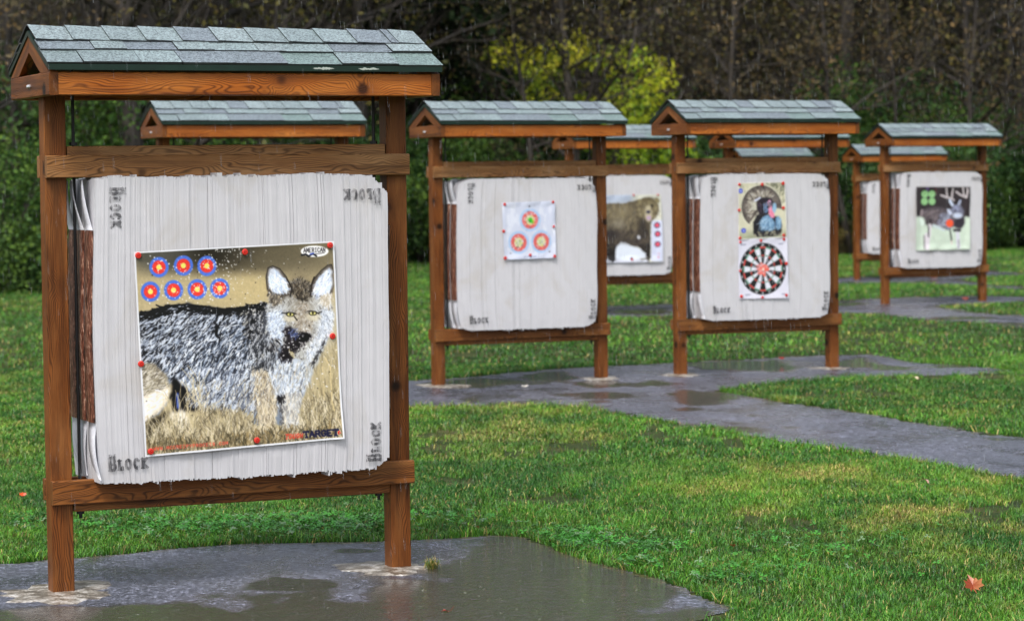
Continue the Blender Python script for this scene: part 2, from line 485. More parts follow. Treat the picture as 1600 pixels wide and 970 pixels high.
    def bits(s, pts, r, col, ring=None):
        for (x, y) in pts:
            q = r*s.rng.uniform(.6, 1.3)
            s.line([(x, y), (x+.1, y)], 2*q, col)
            if ring is not None: s.line([(x, y), (x+.1, y)], q*.8, ring)
def gauss_pts(rng, cx, cy, sx, sy, n): return [(cx+rng.normal(0, sx), cy+rng.normal(0, sy)) for _ in range(n)]

def paint_coyote():
    c = Canvas(430, 415, [(20, 90), (830, 42), (880, 858), (60, 930)], (180, 166, 130), 3)
    X, Y = c.X, c.Y
    c.blend(sm(Y, 230, 80)*.75*(.5+.8*fbm(X/120, Y/60, 4)), (92, 86, 70))
    c.ell(380, 85, 260, 75, (44, 40, 32), 1.1, .95); c.ell(130, 110, 120, 60, (84, 84, 78), 1., .75)
    c.ell(640, 110, 190, 60, (112, 104, 84), 1., .8); c.ell(500, 240, 140, 60, (196, 178, 132), 1., .6)
    c.blend(sm(X, 740, 820)*sm(Y, 300, 520)*.6, (184, 170, 132))
    grassarea = [(40, 640), (880, 560), (880, 870), (60, 935)]
    c.blend(sm(Y, 600, 760)*.8, (172, 160, 130))
    body = [(30, 342), (100, 325), (165, 306), (235, 300), (300, 309), (400, 322), (480, 316), (560, 296), (600, 320), (700, 420),
            (815, 400), (800, 470), (760, 545), (735, 620), (715, 670), (690, 700), (690, 800), (510, 800), (500, 720), (430, 716), (340, 712), (270, 700), (225, 655), (185, 600),
            (160, 640), (165, 690), (120, 750), (40, 790)]
    c.poly(body, (128, 138, 152), 2, 8)
    saddle = [(30, 342), (100, 325), (165, 306), (235, 300), (300, 309), (400, 322), (480, 316), (560, 296), (560, 380), (470, 400), (380, 400), (330, 470), (240, 520), (190, 560), (185, 600), (110, 560), (35, 540)]
    c.poly(saddle, (48, 48, 54), 4, 10)
    fl = lambda x, y: math.radians(208+(x-60)*.05+(y-300)*.06)
    c.fur(saddle, 2600, fl, 26, 3.4, [(24, 24, 28), (18, 18, 22), (150, 160, 176), (196, 204, 216), (214, 220, 228)], .85, .28)
    flank = [(185, 440), (330, 380), (460, 360), (540, 380), (560, 520), (600, 620), (520, 720), (430, 716), (340, 712), (270, 700), (225, 655), (185, 600), (150, 520)]
    c.fur(flank, 3600, lambda x, y: math.radians(222+(y-400)*.14), 27, 3.4, [(220, 225, 234), (200, 208, 220), (156, 168, 186), (88, 98, 114), (234, 238, 242), (22, 22, 28), (34, 36, 44), (26, 28, 34)], .85, .25)
    low = [(200, 560), (330, 560), (500, 560), (520, 720), (430, 716), (340, 712), (270, 700), (225, 655)]
    c.fur(low, 1000, math.radians(245), 32, 4.5, [(228, 232, 238), (206, 214, 226), (160, 172, 190), (104, 112, 128), (38, 40, 48)], .8, .28)
    dk = [(470, 320), (560, 298), (600, 330), (585, 420), (560, 460), (600, 520), (560, 540), (520, 440), (480, 400)]
    c.fur(dk, 420, math.radians(250), 30, 7, [(14, 13, 16), (24, 22, 26), (40, 40, 46), (170, 168, 160)], .9, .3)
    c.fur([(350, 370), (375, 360), (385, 410), (370, 440), (352, 410)], 10, math.radians(230), 26, 7, [(18, 18, 22)], .9)
    c.fur([(500, 450), (540, 440), (580, 560), (560, 640), (520, 560)], 160, math.radians(250), 26, 5, [(40, 42, 50), (20, 20, 26), (180, 180, 180)], .8)
    back = [(30, 345), (100, 327), (165, 308), (235, 301), (300, 310), (400, 323), (480, 317), (560, 297)]
    c.line(back, 7, (24, 23, 26)); c.fur([(30, 340), (165, 303), (300, 305), (400, 318), (560, 292), (560, 325), (400, 345), (235, 325), (30, 370)], 260, math.radians(195), 26, 5, [(12, 12, 14)], .95, .15)
    hind = [(38, 540), (100, 545), (150, 590), (168, 640), (160, 690), (120, 740), (60, 780)]
    c.poly(hind, (160, 152, 134), 4, 8)
    c.fur(hind, 500, math.radians(215), 24, 4, [(196, 188, 168), (150, 142, 122), (110, 102, 88), (214, 208, 196)], .8)
    c.poly([(50, 680), (100, 660), (165, 640), (160, 690), (120, 740), (55, 785)], (232, 222, 202), 5, 8)
    c.fur([(50, 690), (100, 665), (165, 645), (150, 690), (60, 780)], 160, math.radians(205), 26, 5, [(240, 234, 222), (226, 214, 190), (236, 236, 240)], .8)
    c.poly([(175, 600), (200, 610), (240, 660), (290, 700), (280, 745), (240, 740), (200, 760), (176, 750), (168, 690)], (20, 18, 20), 3, 10)
    c.poly([(60, 800), (90, 770), (150, 740), (170, 745), (120, 800), (70, 850)], (52, 46, 36), 5, 14)
    c.poly([(190, 668), (198, 662), (203, 720), (199, 735), (193, 725)], (44, 82, 188), 1.2)
    c.poly([(165, 745), (205, 735), (245, 745), (235, 790), (205, 830), (175, 800)], (226, 220, 206), 5, 10)
    # chest and front legs
    chest = [(556, 470), (620, 530), (700, 520), (760, 480), (800, 470), (765, 545), (738, 610), (722, 650), (690, 690), (655, 700), (600, 690), (550, 640)]
    c.poly(chest, (190, 198, 208), 6, 14)
    leg1 = [(505, 560), (560, 560), (605, 680), (602, 740), (590, 820), (548, 820), (530, 740), (505, 690)]
    c.poly(leg1, (186, 176, 156), 6, 10)
    leg2 = [(618, 670), (705, 660), (700, 720), (682, 800), (660, 830), (632, 820), (620, 740)]
    c.poly(leg2, (190, 190, 186), 6, 10)
    c.soft(640, 600, 70, 60, (222, 228, 236), .8); c.soft(540, 620, 40, 90, (176, 162, 136), .7)
    c.fur([(500, 500), (560, 470), (620, 540), (735, 530), (740, 620), (700, 690), (600, 710), (510, 720)], 1500, lambda x, y: math.radians(262-(x-640)*.14), 24, 3., [(224, 230, 238), (196, 206, 218), (150, 160, 174), (232, 234, 236), (96, 100, 108), (184, 174, 152)], .7, .3)
    c.fur([(500, 560), (560, 560), (605, 690), (590, 830), (540, 830), (505, 700)], 620, math.radians(268), 26, 3.4, [(206, 192, 162), (222, 210, 182), (150, 136, 112), (120, 108, 92), (232, 224, 206)], .65, .2)
    c.fur([(618, 670), (705, 660), (690, 830), (632, 830)], 480, math.radians(268), 24, 3.4, [(210, 212, 214), (180, 180, 178), (130, 126, 122), (226, 218, 200)], .65, .22)
    c.fur([(606, 676), (634, 674), (634, 700), (612, 706)], 34, math.radians(265), 13, 4, [(34, 32, 36)], .85)
    c.fur([(610, 710), (630, 710), (634, 790), (618, 790)], 30, math.radians(265), 14, 3, [(80, 78, 80)], .6)
    c.fur([(478, 560), (520, 600), (520, 735), (440, 735), (300, 725), (230, 690), (240, 660)], 500, math.radians(250), 30, 3.2, [(220, 226, 234), (186, 194, 206), (60, 62, 72), (120, 126, 138), (196, 184, 156)], .75, .3)
    c.fur([(470, 330), (540, 330), (560, 420), (600, 470), (590, 560), (520, 560), (480, 460)], 420, math.radians(255), 24, 4, [(20, 20, 24), (40, 42, 48), (120, 122, 126), (196, 200, 206)], .75, .35)
    # dry grass
    G = [(206, 196, 168), (178, 164, 132), (136, 126, 102), (226, 216, 192), (108, 98, 76), (190, 176, 138), (72, 66, 52)]
    c.fur([(45, 810), (120, 790), (250, 800), (300, 740), (430, 755), (500, 770), (520, 820), (600, 830), (700, 830), (720, 720), (880, 660), (880, 870), (60, 935)], 2300, math.radians(92), 40, 3., G, .68, .34, .3)
    c.fur([(60, 880), (880, 810), (880, 870), (60, 935)], 500, math.radians(90), 30, 3.6, [(90, 80, 58), (60, 56, 42), (150, 130, 90)], .7, .4)
    c.fur([(720, 560), (790, 470), (860, 480), (880, 640), (720, 700)], 260, math.radians(95), 50, 2.6, G, .32, .18)
    c.fur([(150, 700), (280, 640), (330, 740), (260, 830), (120, 830)], 70, math.radians(95), 90, 2.6, [(214, 200, 164), (190, 176, 140)], .8, .22)
    c.line([(800, 520), (822, 560), (830, 700), (840, 740)], 6, (214, 196, 150), .8); c.line([(790, 560), (800, 700)], 4, (206, 190, 146), .7)
    head = [(575, 262), (640, 215), (690, 195), (740, 215), (790, 262), (824, 306), (830, 350), (824, 392), (806, 430), (776, 480), (740, 530), (700, 528), (640, 492), (598, 450), (568, 400), (561, 335)]
    c.poly(head, (178, 178, 174), 3, 10)
    c.soft(700, 330, 70, 120, (150, 140, 122), .75); c.soft(692, 232, 46, 44, (84, 74, 62), .9)
    c.soft(600, 380, 46, 80, (204, 214, 228), .9); c.soft(800, 370, 40, 90, (212, 220, 230), .9)
    c.soft(654, 362, 26, 20, (214, 208, 190), .7); c.soft(752, 356, 24, 22, (218, 210, 188), .7)
    c.fur(head, 1500, lambda x, y: math.radians(270+(x-700)*.45), 12, 2.4, [(206, 208, 208), (160, 158, 152), (120, 116, 110), (226, 230, 234), (84, 80, 76)], .55, .5)
    c.fur([(568, 330), (620, 320), (640, 370), (630, 420), (625, 470), (596, 450), (566, 400)], 420, math.radians(235), 14, 2.8, [(214, 224, 238), (190, 202, 220), (130, 142, 162), (232, 238, 244)], .7, .5)
    c.fur([(785, 320), (829, 320), (829, 380), (808, 430), (770, 490), (735, 535), (718, 500), (760, 430), (775, 380)], 460, math.radians(280), 15, 2.8, [(222, 228, 236), (200, 208, 220), (150, 158, 170), (236, 238, 242)], .7, .4)
    c.fur([(650, 225), (690, 195), (735, 215), (756, 255), (716, 295), (690, 288), (655, 255)], 420, lambda x, y: math.radians(80+(700-x)*.6), 12, 2.6, [(50, 44, 38), (86, 76, 62), (156, 146, 126), (30, 26, 24)], .75, .6)
    c.fur([(686, 290), (728, 290), (752, 380), (742, 415), (700, 410), (672, 380)], 360, math.radians(255), 10, 2.4, [(160, 146, 126), (190, 178, 160), (110, 98, 84), (200, 196, 188)], .6, .5)
    earL = [(580, 285), (561, 240), (556, 190), (564, 152), (582, 144), (612, 156), (640, 190), (662, 228), (655, 262), (620, 275)]
    c.poly(earL, (92, 84, 76), 2, 4)
    c.poly([(570, 240), (564, 196), (570, 160), (584, 152), (606, 166), (630, 196), (646, 226), (640, 246), (600, 250)], (200, 206, 216), 4, 8)
    c.fur([(566, 232), (566, 180), (590, 158), (632, 200), (645, 232), (605, 250)], 240, lambda x, y: math.radians(300), 22, 3.4, [(226, 234, 244), (206, 220, 238), (170, 184, 206), (240, 242, 246)], .8, .4)
    c.fur([(565, 245), (610, 255), (640, 262), (600, 300), (575, 285)], 120, math.radians(250), 18, 3.5, [(110, 104, 96), (180, 168, 146), (60, 54, 48)], .8)
    earR = [(736, 232), (752, 196), (778, 164), (806, 140), (822, 138), (830, 170), (832, 232), (815, 285), (780, 275), (745, 262)]
    c.poly(earR, (92, 84, 76), 2, 4)
    c.line([(561, 240), (556, 190), (564, 152), (582, 144), (612, 156), (640, 190)], 3.5, (44, 40, 38)); c.line([(752, 196), (778, 164), (806, 140), (822, 138), (830, 170)], 3.5, (44, 40, 38))
    c.poly([(750, 236), (766, 200), (790, 168), (812, 150), (822, 164), (824, 220), (812, 262), (775, 262)], (204, 210, 218), 4, 8)
    c.fur([(752, 240), (770, 196), (812, 150), (822, 200), (815, 258), (775, 262)], 260, lambda x, y: math.radians(245), 24, 3.4, [(228, 234, 244), (208, 220, 238), (180, 190, 210), (240, 242, 246)], .8, .35)
    c.fur([(775, 262), (824, 250), (816, 305), (780, 285)], 120, math.radians(265), 20, 3.5, [(214, 208, 196), (180, 168, 146), (226, 224, 220)], .8)
    c.line([(738, 262), (740, 225), (752, 190)], 7, (40, 34, 30)); c.line([(655, 268), (662, 235), (640, 195)], 6, (40, 36, 32))
    for (ex, ey, sg) in ((656, 342, 1), (748, 337, -1)):
        c.ell(ex, ey+14, 30, 16, (204, 196, 172), .6, .7)
        c.ell(ex, ey, 17, 9.5, (26, 24, 22), .15); c.ell(ex, ey, 12.5, 6.8, (208, 202, 132), .2); c.ell(ex, ey-.5, 4, 5, (16, 15, 15), .3)
        c.line([(ex-22, ey-6+2*sg), (ex-8, ey-9), (ex+10, ey-7), (ex+24, ey-2*sg)], 4, (34, 30, 28))
    c.line([(622, 336), (642, 338)], 4, (34, 30, 28)); c.line([(768, 336), (784, 330)], 3.5, (34, 30, 28))
    c.line([(672, 350), (684, 366)], 5, (40, 34, 32))
    # dark throat / muzzle, shot through with holes
    c.poly([(634, 398), (655, 392), (672, 408), (690, 425), (700, 417), (735, 420), (742, 435), (725, 452), (700, 466), (680, 486), (655, 530), (622, 532), (612, 505), (632, 470), (640, 440)], (26, 21, 25), 3, 14, 9)
    c.fur([(630, 395), (742, 420), (725, 455), (660, 535), (612, 530), (630, 460)], 150, math.radians(240), 14, 4, [(20, 16, 20), (34, 28, 32), (56, 50, 56)], .85, .6)
    c.fur([(642, 486), (655, 482), (680, 515), (672, 526)], 26, math.radians(300), 12, 3, [(190, 180, 146), (170, 158, 124)], .8)
    c.ell(714, 434, 22, 17, (16, 14, 16), .3); c.ell(708, 428, 6, 4, (90, 88, 92), .5)
    c.fur([(645, 395), (690, 400), (700, 425), (670, 440)], 30, math.radians(240), 12, 3.6, [(90, 108, 160), (120, 132, 170)], .6)
    c.fur([(580, 440), (612, 440), (604, 500), (560, 480)], 70, math.radians(300), 16, 4.5, [(24, 22, 26), (60, 58, 62), (150, 150, 150)], .8)
    c.fur([(796, 440), (815, 410), (795, 470), (752, 560), (744, 545)], 46, math.radians(245), 14, 3, [(50, 48, 50)], .7)
    # roundels
    for (x, y) in ((122, 151), (221, 144), (316, 145), (87, 250), (181, 244), (277, 240), (368, 236)):
        c.ell(x, y, 39, 41, (84, 118, 206), .06); c.ell(x, y, 27, 27.5, (222, 68, 58), .08); c.ell(x, y, 10.5, 11, (232, 218, 110), .15)
    rng = c.rng
    for cx, cy, sx, sy, n, rr in ((380, 120, 50, 35, 40, 2.2), (440, 170, 90, 60, 80, 1.7), (368, 240, 32, 28, 46, 2.4), (277, 245, 30, 26, 26, 2.2), (181, 250, 25, 25, 18, 2.2), (122, 145, 26, 18, 16, 2.4), (221, 144, 26, 20, 10, 2.2),
                                  (316, 140, 26, 20, 14, 2.2), (87, 250, 26, 24, 12, 2.2), (530, 380, 28, 50, 26, 1.8), (680, 460, 40, 34, 34, 2.2), (640, 500, 30, 30, 20, 2.), (560, 330, 40, 30, 20, 2.4), (800, 560, 50, 60, 26, 2.4),
                                  (480, 470, 40, 60, 30, 2.2), (600, 600, 130, 90, 40, 2.), (460, 330, 90, 40, 20, 2.), (250, 180, 120, 60, 40, 2.)):
        c.bits(gauss_pts(rng, cx, cy, sx, sy, n), rr, (232, 232, 230), None)
    c.bits(gauss_pts(rng, 650, 450, 60, 50, 36), 2.8, (232, 232, 232), (60, 56, 60))
    c.bits(gauss_pts(rng, 530, 380, 26, 50, 20), 2.8, (226, 226, 228), (80, 76, 80))
    c.bits([(rng.uniform(60, 840), rng.uniform(120, 860)) for _ in range(90)], 2., (20, 20, 20))
    # maker's oval and lettering
    c.ell(752, 84, 56, 23, (240, 240, 238), .06)
    c.text('AMERICAN', 708, 89, 9, 17, 2.2, 2.6, (34, 30, 34), -.04)
    c.line([(700, 100), (716, 96), (728, 104), (745, 94), (760, 103)], 7, (26, 26, 34)); c.line([(735, 96), (748, 92)], 6, (70, 90, 170)); c.line([(755, 95), (792, 90)], 3, (60, 58, 62))
    c.text('TARGET', 716, 853, 20, 24, 4.2, 6.4, (16, 18, 60), -.07)
    c.text('TOUGH', 638, 858, 11, 18, 4, 3.4, (214, 66, 52), -.07, .25)
    c.text('WWW.MCCREIPYPROCEIS.COM', 96, 902, 9.5, 12, 4., 2.4, (216, 92, 74), -.075)
    c.noise(.16, 5)
    soft = np.stack([c.blur(c.a[..., i], 1) for i in range(3)], -1); c.a = c.a*.5+soft*.5
    c.a = np.clip((c.a-130)*1.2+136, 4, 250)
    # white paper margin
    W, H = c.W, c.H
    yy, xx = np.mgrid[0:H, 0:W]
    e = np.minimum.reduce([xx*1., (W-1-xx)*1., yy*1.2, (H-1-yy)*1.])
    c.blend(np.clip(4.2-e, 0, 1), (236, 238, 242))
    return c.a
def paint_rings():
    c = Canvas(150, 150, [(105, 145), (780, 120), (805, 835), (130, 855)], (216, 222, 238), 5)
    c.blend(fbm(c.X/180, c.Y/120, 8)*.5, (196, 204, 228)); c.blend(sm(fbm(c.X/60, c.Y/120, 2), .55, .75)*.5, (240, 244, 252))
    for (x, y, q) in ((465, 360, 0), (320, 640, 1), (612, 630, 1)):
        c.ell(x, y, 132, 140, (168, 200, 236), .18); c.ell(x, y, 100, 108, (206, 190, 214), .1)
        c.ell(x, y, 102, 108, (226, 104, 96), .12); c.ell(x, y, 56, 62, (214, 216, 150), .2); c.ell(x, y, 26, 28, (190, 206, 150), .4)
        pts = gauss_pts(c.rng, x, y, 62, 66, 60)
        c.bits(pts, 6, (226, 216, 226)); c.bits(gauss_pts(c.rng, x, y, 50, 50, 14), 6, (90, 80, 96))
    c.poly([(440, 350), (470, 325), (500, 350), (515, 400), (480, 395), (450, 390)], (60, 190, 40), 6)
    c.bits([(460, 378)], 12, (24, 60, 20)); c.line([(500, 350), (515, 410)], 12, (236, 196, 60), .7)
    c.line([(390, 822), (540, 815)], 9, (90, 96, 140), .7); c.bits([(215, 775), (720, 755), (455, 190)], 9, (60, 56, 70))
    return c.a
def paint_turkey():
    c = Canvas(200, 220, [(115, 118), (850, 80), (865, 945), (130, 945)], (212, 210, 184), 6)
    n = fbm(c.X/60, c.Y/60, 2)
    c.blend(sm(n, .45, .65)*.7, (222, 218, 190)); c.blend(sm(fbm(c.X/40, c.Y/90, 12), .55, .7)*.6*sm(c.Y, 420, 120), (96, 100, 84))
    c.fur([(560, 110), (850, 110), (850, 420), (790, 420)], 160, math.radians(60), 70, 12, [(120, 120, 100), (210, 206, 176), (90, 96, 80)], .6)
    c.blend(sm(c.Y, 760, 940)*.6, (120, 130, 100))
    fan = [(480, 470)]+[(480+330*math.cos(t)*.97, 470-345*math.sin(t)) for t in np.linspace(-.12, math.pi*1.29, 40)]
    c.poly(fan, (226, 222, 200), 5, 8)
    fan = [(480, 470)]+[(480+300*math.cos(t), 470-315*math.sin(t)) for t in np.linspace(-.1, math.pi*1.28, 40)]
    c.poly(fan, (92, 84, 78), 5, 6)
    for t in np.linspace(-.08, math.pi*1.27, 46):
        col = [(150, 142, 134), (70, 64, 60), (128, 118, 116)][c.rng.integers(3)]
        c.line([(480+170*math.cos(t), 470-180*math.sin(t)), (480+296*math.cos(t), 470-312*math.sin(t))], 13, col, .6)
    for t in np.linspace(-.1, math.pi*1.28, 90): c.line([(480+292*math.cos(t), 470-307*math.sin(t)), (480+308*math.cos(t), 470-322*math.sin(t))], 9, (44, 40, 38), .8)
    arc = [(480+195*math.cos(t), 470-205*math.sin(t)) for t in np.linspace(.9, math.pi*1.2, 20)]
    c.fur([(260, 460), (300, 330), (420, 250), (560, 250), (640, 320), (560, 330), (440, 330), (370, 420), (350, 620), (300, 600)], 260, lambda x, y: math.atan2(470-y, x-480), 46, 12, [(196, 190, 172), (150, 140, 126), (90, 80, 74), (214, 210, 198)], .7, .3)
    c.fur([(320, 440), (380, 400), (400, 480), (350, 560)], 50, math.radians(100), 40, 12, [(216, 214, 202), (180, 176, 160)], .7); c.line([(370, 420), (380, 500)], 40, (206, 204, 186)); c.line([(375, 380), (450, 335)], 26, (214, 220, 240))
    c.poly([(400, 470), (420, 380), (480, 335), (560, 325), (640, 360), (670, 420), (640, 520), (560, 600), (440, 590)], (40, 34, 46), 6, 16)
    c.poly([(350, 700), (400, 590), (480, 580), (640, 600), (760, 640), (785, 760), (780, 870), (700, 915), (360, 915), (345, 800)], (30, 28, 34), 6, 16)
    c.poly([(440, 700), (490, 620), (560, 590), (640, 640), (680, 720), (670, 810), (560, 830), (470, 800)], (120, 160, 196), 6, 12)
    c.poly([(690, 640), (740, 610), (775, 700), (775, 790), (720, 830), (690, 760)], (126, 168, 204), 6, 12)
    c.fur([(440, 700), (560, 590), (680, 720), (660, 830), (470, 800)], 120, math.radians(230), 50, 9, [(160, 196, 222), (80, 116, 150), (190, 214, 232)], .7)
    c.fur([(690, 640), (775, 640), (775, 790), (700, 800)], 50, math.radians(260), 50, 9, [(160, 196, 222), (90, 126, 160)], .7)
    c.poly([(500, 430), (560, 390), (600, 400), (600, 500), (540, 570), (500, 530)], (104, 134, 170), 5, 8)
    c.poly([(640, 420), (690, 410), (710, 490), (680, 570), (640, 540)], (150, 190, 220), 5, 8)
    c.line([(595, 400), (600, 440), (610, 520), (645, 610)], 56, (236, 158, 186)); c.line([(598, 400), (604, 440)], 36, (214, 196, 226)); c.line([(620, 560), (640, 600)], 70, (238, 140, 170))
    c.bits([(575, 470)], 12, (20, 20, 30))
    c.fur([(380, 400), (640, 360), (660, 420), (480, 560)], 60, math.radians(300), 30, 9, [(120, 100, 110), (20, 18, 24), (70, 62, 90)], .7)
    c.fur([(360, 860), (760, 860), (780, 920), (360, 930)], 60, math.radians(100), 36, 10, [(180, 176, 150), (50, 46, 44)], .7)
    for (x, y) in ((158, 235), (205, 812)):
        c.ell(x, y, 36, 38, (66, 82, 200), .1); c.ell(x, y, 18, 19, (130, 146, 226), .3); c.bits([(x+4, y+4)], 6, (226, 230, 250))
    e = np.minimum.reduce([np.indices(c.X.shape)[1], c.W-1-np.indices(c.X.shape)[1], np.indices(c.X.shape)[0]*1., c.H-1-np.indices(c.X.shape)[0]]).astype(float)
    c.blend(np.clip(3.5-e, 0, 1), (232, 230, 226))
    return c.a
def paint_dart():
    c = Canvas(230, 250, [(105, 65), (800, 60), (810, 895), (120, 890)], (226, 226, 240), 8)
    cx, cy, rx, ry = 452, 485, 322, 357
    dx = (c.X-cx)/rx; dy = (c.Y-cy)/ry
    r = np.hypot(dx, dy); th = np.arctan2(dx, -dy)
    secf = (th/(2*math.pi/20)+.5) % 20; sec = np.floor(secf).astype(int)
    black = (sec % 2 == 0)
    def put(mask, col): c.a[mask] = col
    put(r < 1, (22, 24, 26)); 
    f = r < .86
    put(f & black, (26, 28, 28)); put(f & ~black, (228, 230, 240))
    for a, b in ((.80, .86), (.50, .545)):
        k = (r > a) & (r < b); put(k & black, (226, 84, 80)); put(k & ~black, (96, 150, 128))
    put(r < .075, (96, 150, 128)); put(r < .03, (220, 70, 60))
    c.a = np.stack([c.blur(c.a[..., i], 1) for i in range(3)], -1)
    nums = [20, 1, 18, 4, 13, 6, 10, 15, 2, 17, 3, 19, 7, 16, 8, 11, 14, 9, 12, 5]
    for i, nn in enumerate(nums):
        t = i*2*math.pi/20; x = cx+math.sin(t)*rx*.93; y = cy-math.cos(t)*ry*.93; s_ = str(nn)
        c.text(s_, x-10*len(s_), y+18, 14, 34, 5, 6, (214, 218, 222))
    c.bits(gauss_pts(c.rng, cx, cy, 34, 36, 60), 15, (240, 120, 104)); c.bits(gauss_pts(c.rng, cx, cy, 90, 100, 120), 6, (222, 218, 230))
    c.line([(cx, cy), (cx+55, cy+10)], 46, (240, 108, 92)); c.line([(cx-30, cy+50), (cx-20, cy+60)], 36, (242, 128, 120)); c.bits([(cx+5, cy+5)], 16, (244, 226, 210))
    for (x, y) in ((170, 140), (700, 145), (230, 835), (740, 835)): c.line([(x-25, y), (x+45, y-2)], 13, (120, 124, 150), .6); c.line([(x-15, y+14), (x+35, y+12)], 7, (150, 150, 176), .6)
    return c.a
def paint_deer():
    c = Canvas(190, 195, [(88, 92), (765, 95), (745, 905), (80, 905)], (40, 34, 38), 9)
    c.blend(fbm(c.X/90, c.Y/60, 2)*.6, (74, 62, 66)); c.line([(225, 95), (222, 160)], 34, (110, 90, 150), .7); c.line([(330, 95), (335, 190)], 6, (190, 60, 50), .6)
    c.poly([(60, 455), (140, 470), (320, 540), (500, 560), (690, 480), (800, 490), (800, 930), (60, 930)], (208, 224, 206), 8, 20)
    c.blend(sm(fbm(c.X/70, c.Y/50, 6), .5, .7)*.35*sm(c.Y, 480, 600), (222, 240, 222))
    c.poly([(160, 390), (300, 345), (420, 360), (500, 400), (560, 420), (690, 420), (690, 560), (640, 640), (560, 620), (430, 640), (330, 590), (250, 600), (215, 560), (185, 480)], (84, 76, 82), 6, 14)
    c.fur([(180, 400), (430, 380), (440, 600), (230, 580)], 160, math.radians(200), 40, 10, [(116, 104, 104), (58, 50, 56), (140, 128, 134)], .6)
    c.fur([(380, 450), (500, 420), (560, 560), (500, 640), (360, 590)], 220, math.radians(230), 26, 8, [(170, 176, 200), (110, 114, 140), (60, 58, 72), (190, 196, 214)], .8)
    c.soft(250, 440, 80, 40, (130, 118, 120), .6); c.soft(240, 540, 50, 50, (40, 34, 38), .7); c.soft(460, 500, 70, 60, (176, 182, 200), .6); c.soft(370, 600, 90, 30, (196, 200, 210), .6)
    c.poly([(640, 470), (690, 470), (690, 580), (640, 640), (570, 610), (565, 540)], (52, 46, 56), 5, 12)
    c.poly([(500, 400), (560, 330), (640, 330), (690, 420), (640, 500), (560, 470)], (120, 122, 142), 6, 12)
    c.ell(585, 375, 40, 42, (150, 156, 184), .6); c.ell(605, 470, 62, 36, (206, 216, 236), .5); c.line([(490, 400), (520, 440)], 38, (206, 214, 236))
    c.line([(510, 275), (540, 330)], 36, (206, 218, 240)); c.line([(640, 280), (622, 320)], 30, (180, 190, 214)); c.bits([(560, 360), (612, 356)], 9, (30, 28, 36)); c.line([(575, 395), (580, 410)], 22, (60, 56, 66))
    for pl in ([(400, 205), (470, 232), (535, 248)], [(462, 110), (478, 225)], [(548, 120), (535, 248), (560, 270)], [(590, 160), (650, 205), (715, 235), (735, 150), (722, 112)], [(672, 110), (690, 215)]):
        c.line(pl, 24, (170, 160, 160)); c.line(pl, 12, (216, 210, 212))
    for pl in ([(255, 590), (250, 700), (225, 880)], [(215, 700), (195, 870)]): c.line(pl, 40, (226, 220, 226))
    c.line([(238, 600), (240, 730)], 18, (60, 50, 60)); c.line([(185, 720), (188, 880)], 18, (120, 110, 116)); c.line([(505, 640), (525, 790)], 20, (44, 36, 40))
    c.line([(600, 690), (610, 870)], 50, (222, 222, 232)); c.line([(612, 780), (612, 880)], 10, (90, 80, 90)); c.line([(555, 655), (630, 660)], 34, (54, 48, 58)); c.line([(525, 790), (528, 830)], 16, (226, 206, 200))
    c.line([(160, 400), (150, 460)], 34, (150, 136, 140)); c.line([(145, 520), (165, 560)], 60, (226, 242, 230)); c.line([(300, 590), (430, 650)], 30, (206, 222, 224))
    for (x, y) in ((196, 188), (282, 188), (190, 282), (284, 282)): c.ell(x, y, 43, 47, (138, 190, 130), .1); c.ell(x, y, 24, 26, (160, 210, 146), .4); c.bits([(x, y)], 9, (40, 60, 40))
    c.ell(504, 566, 46, 50, (246, 92, 54), .08)
    return c.a
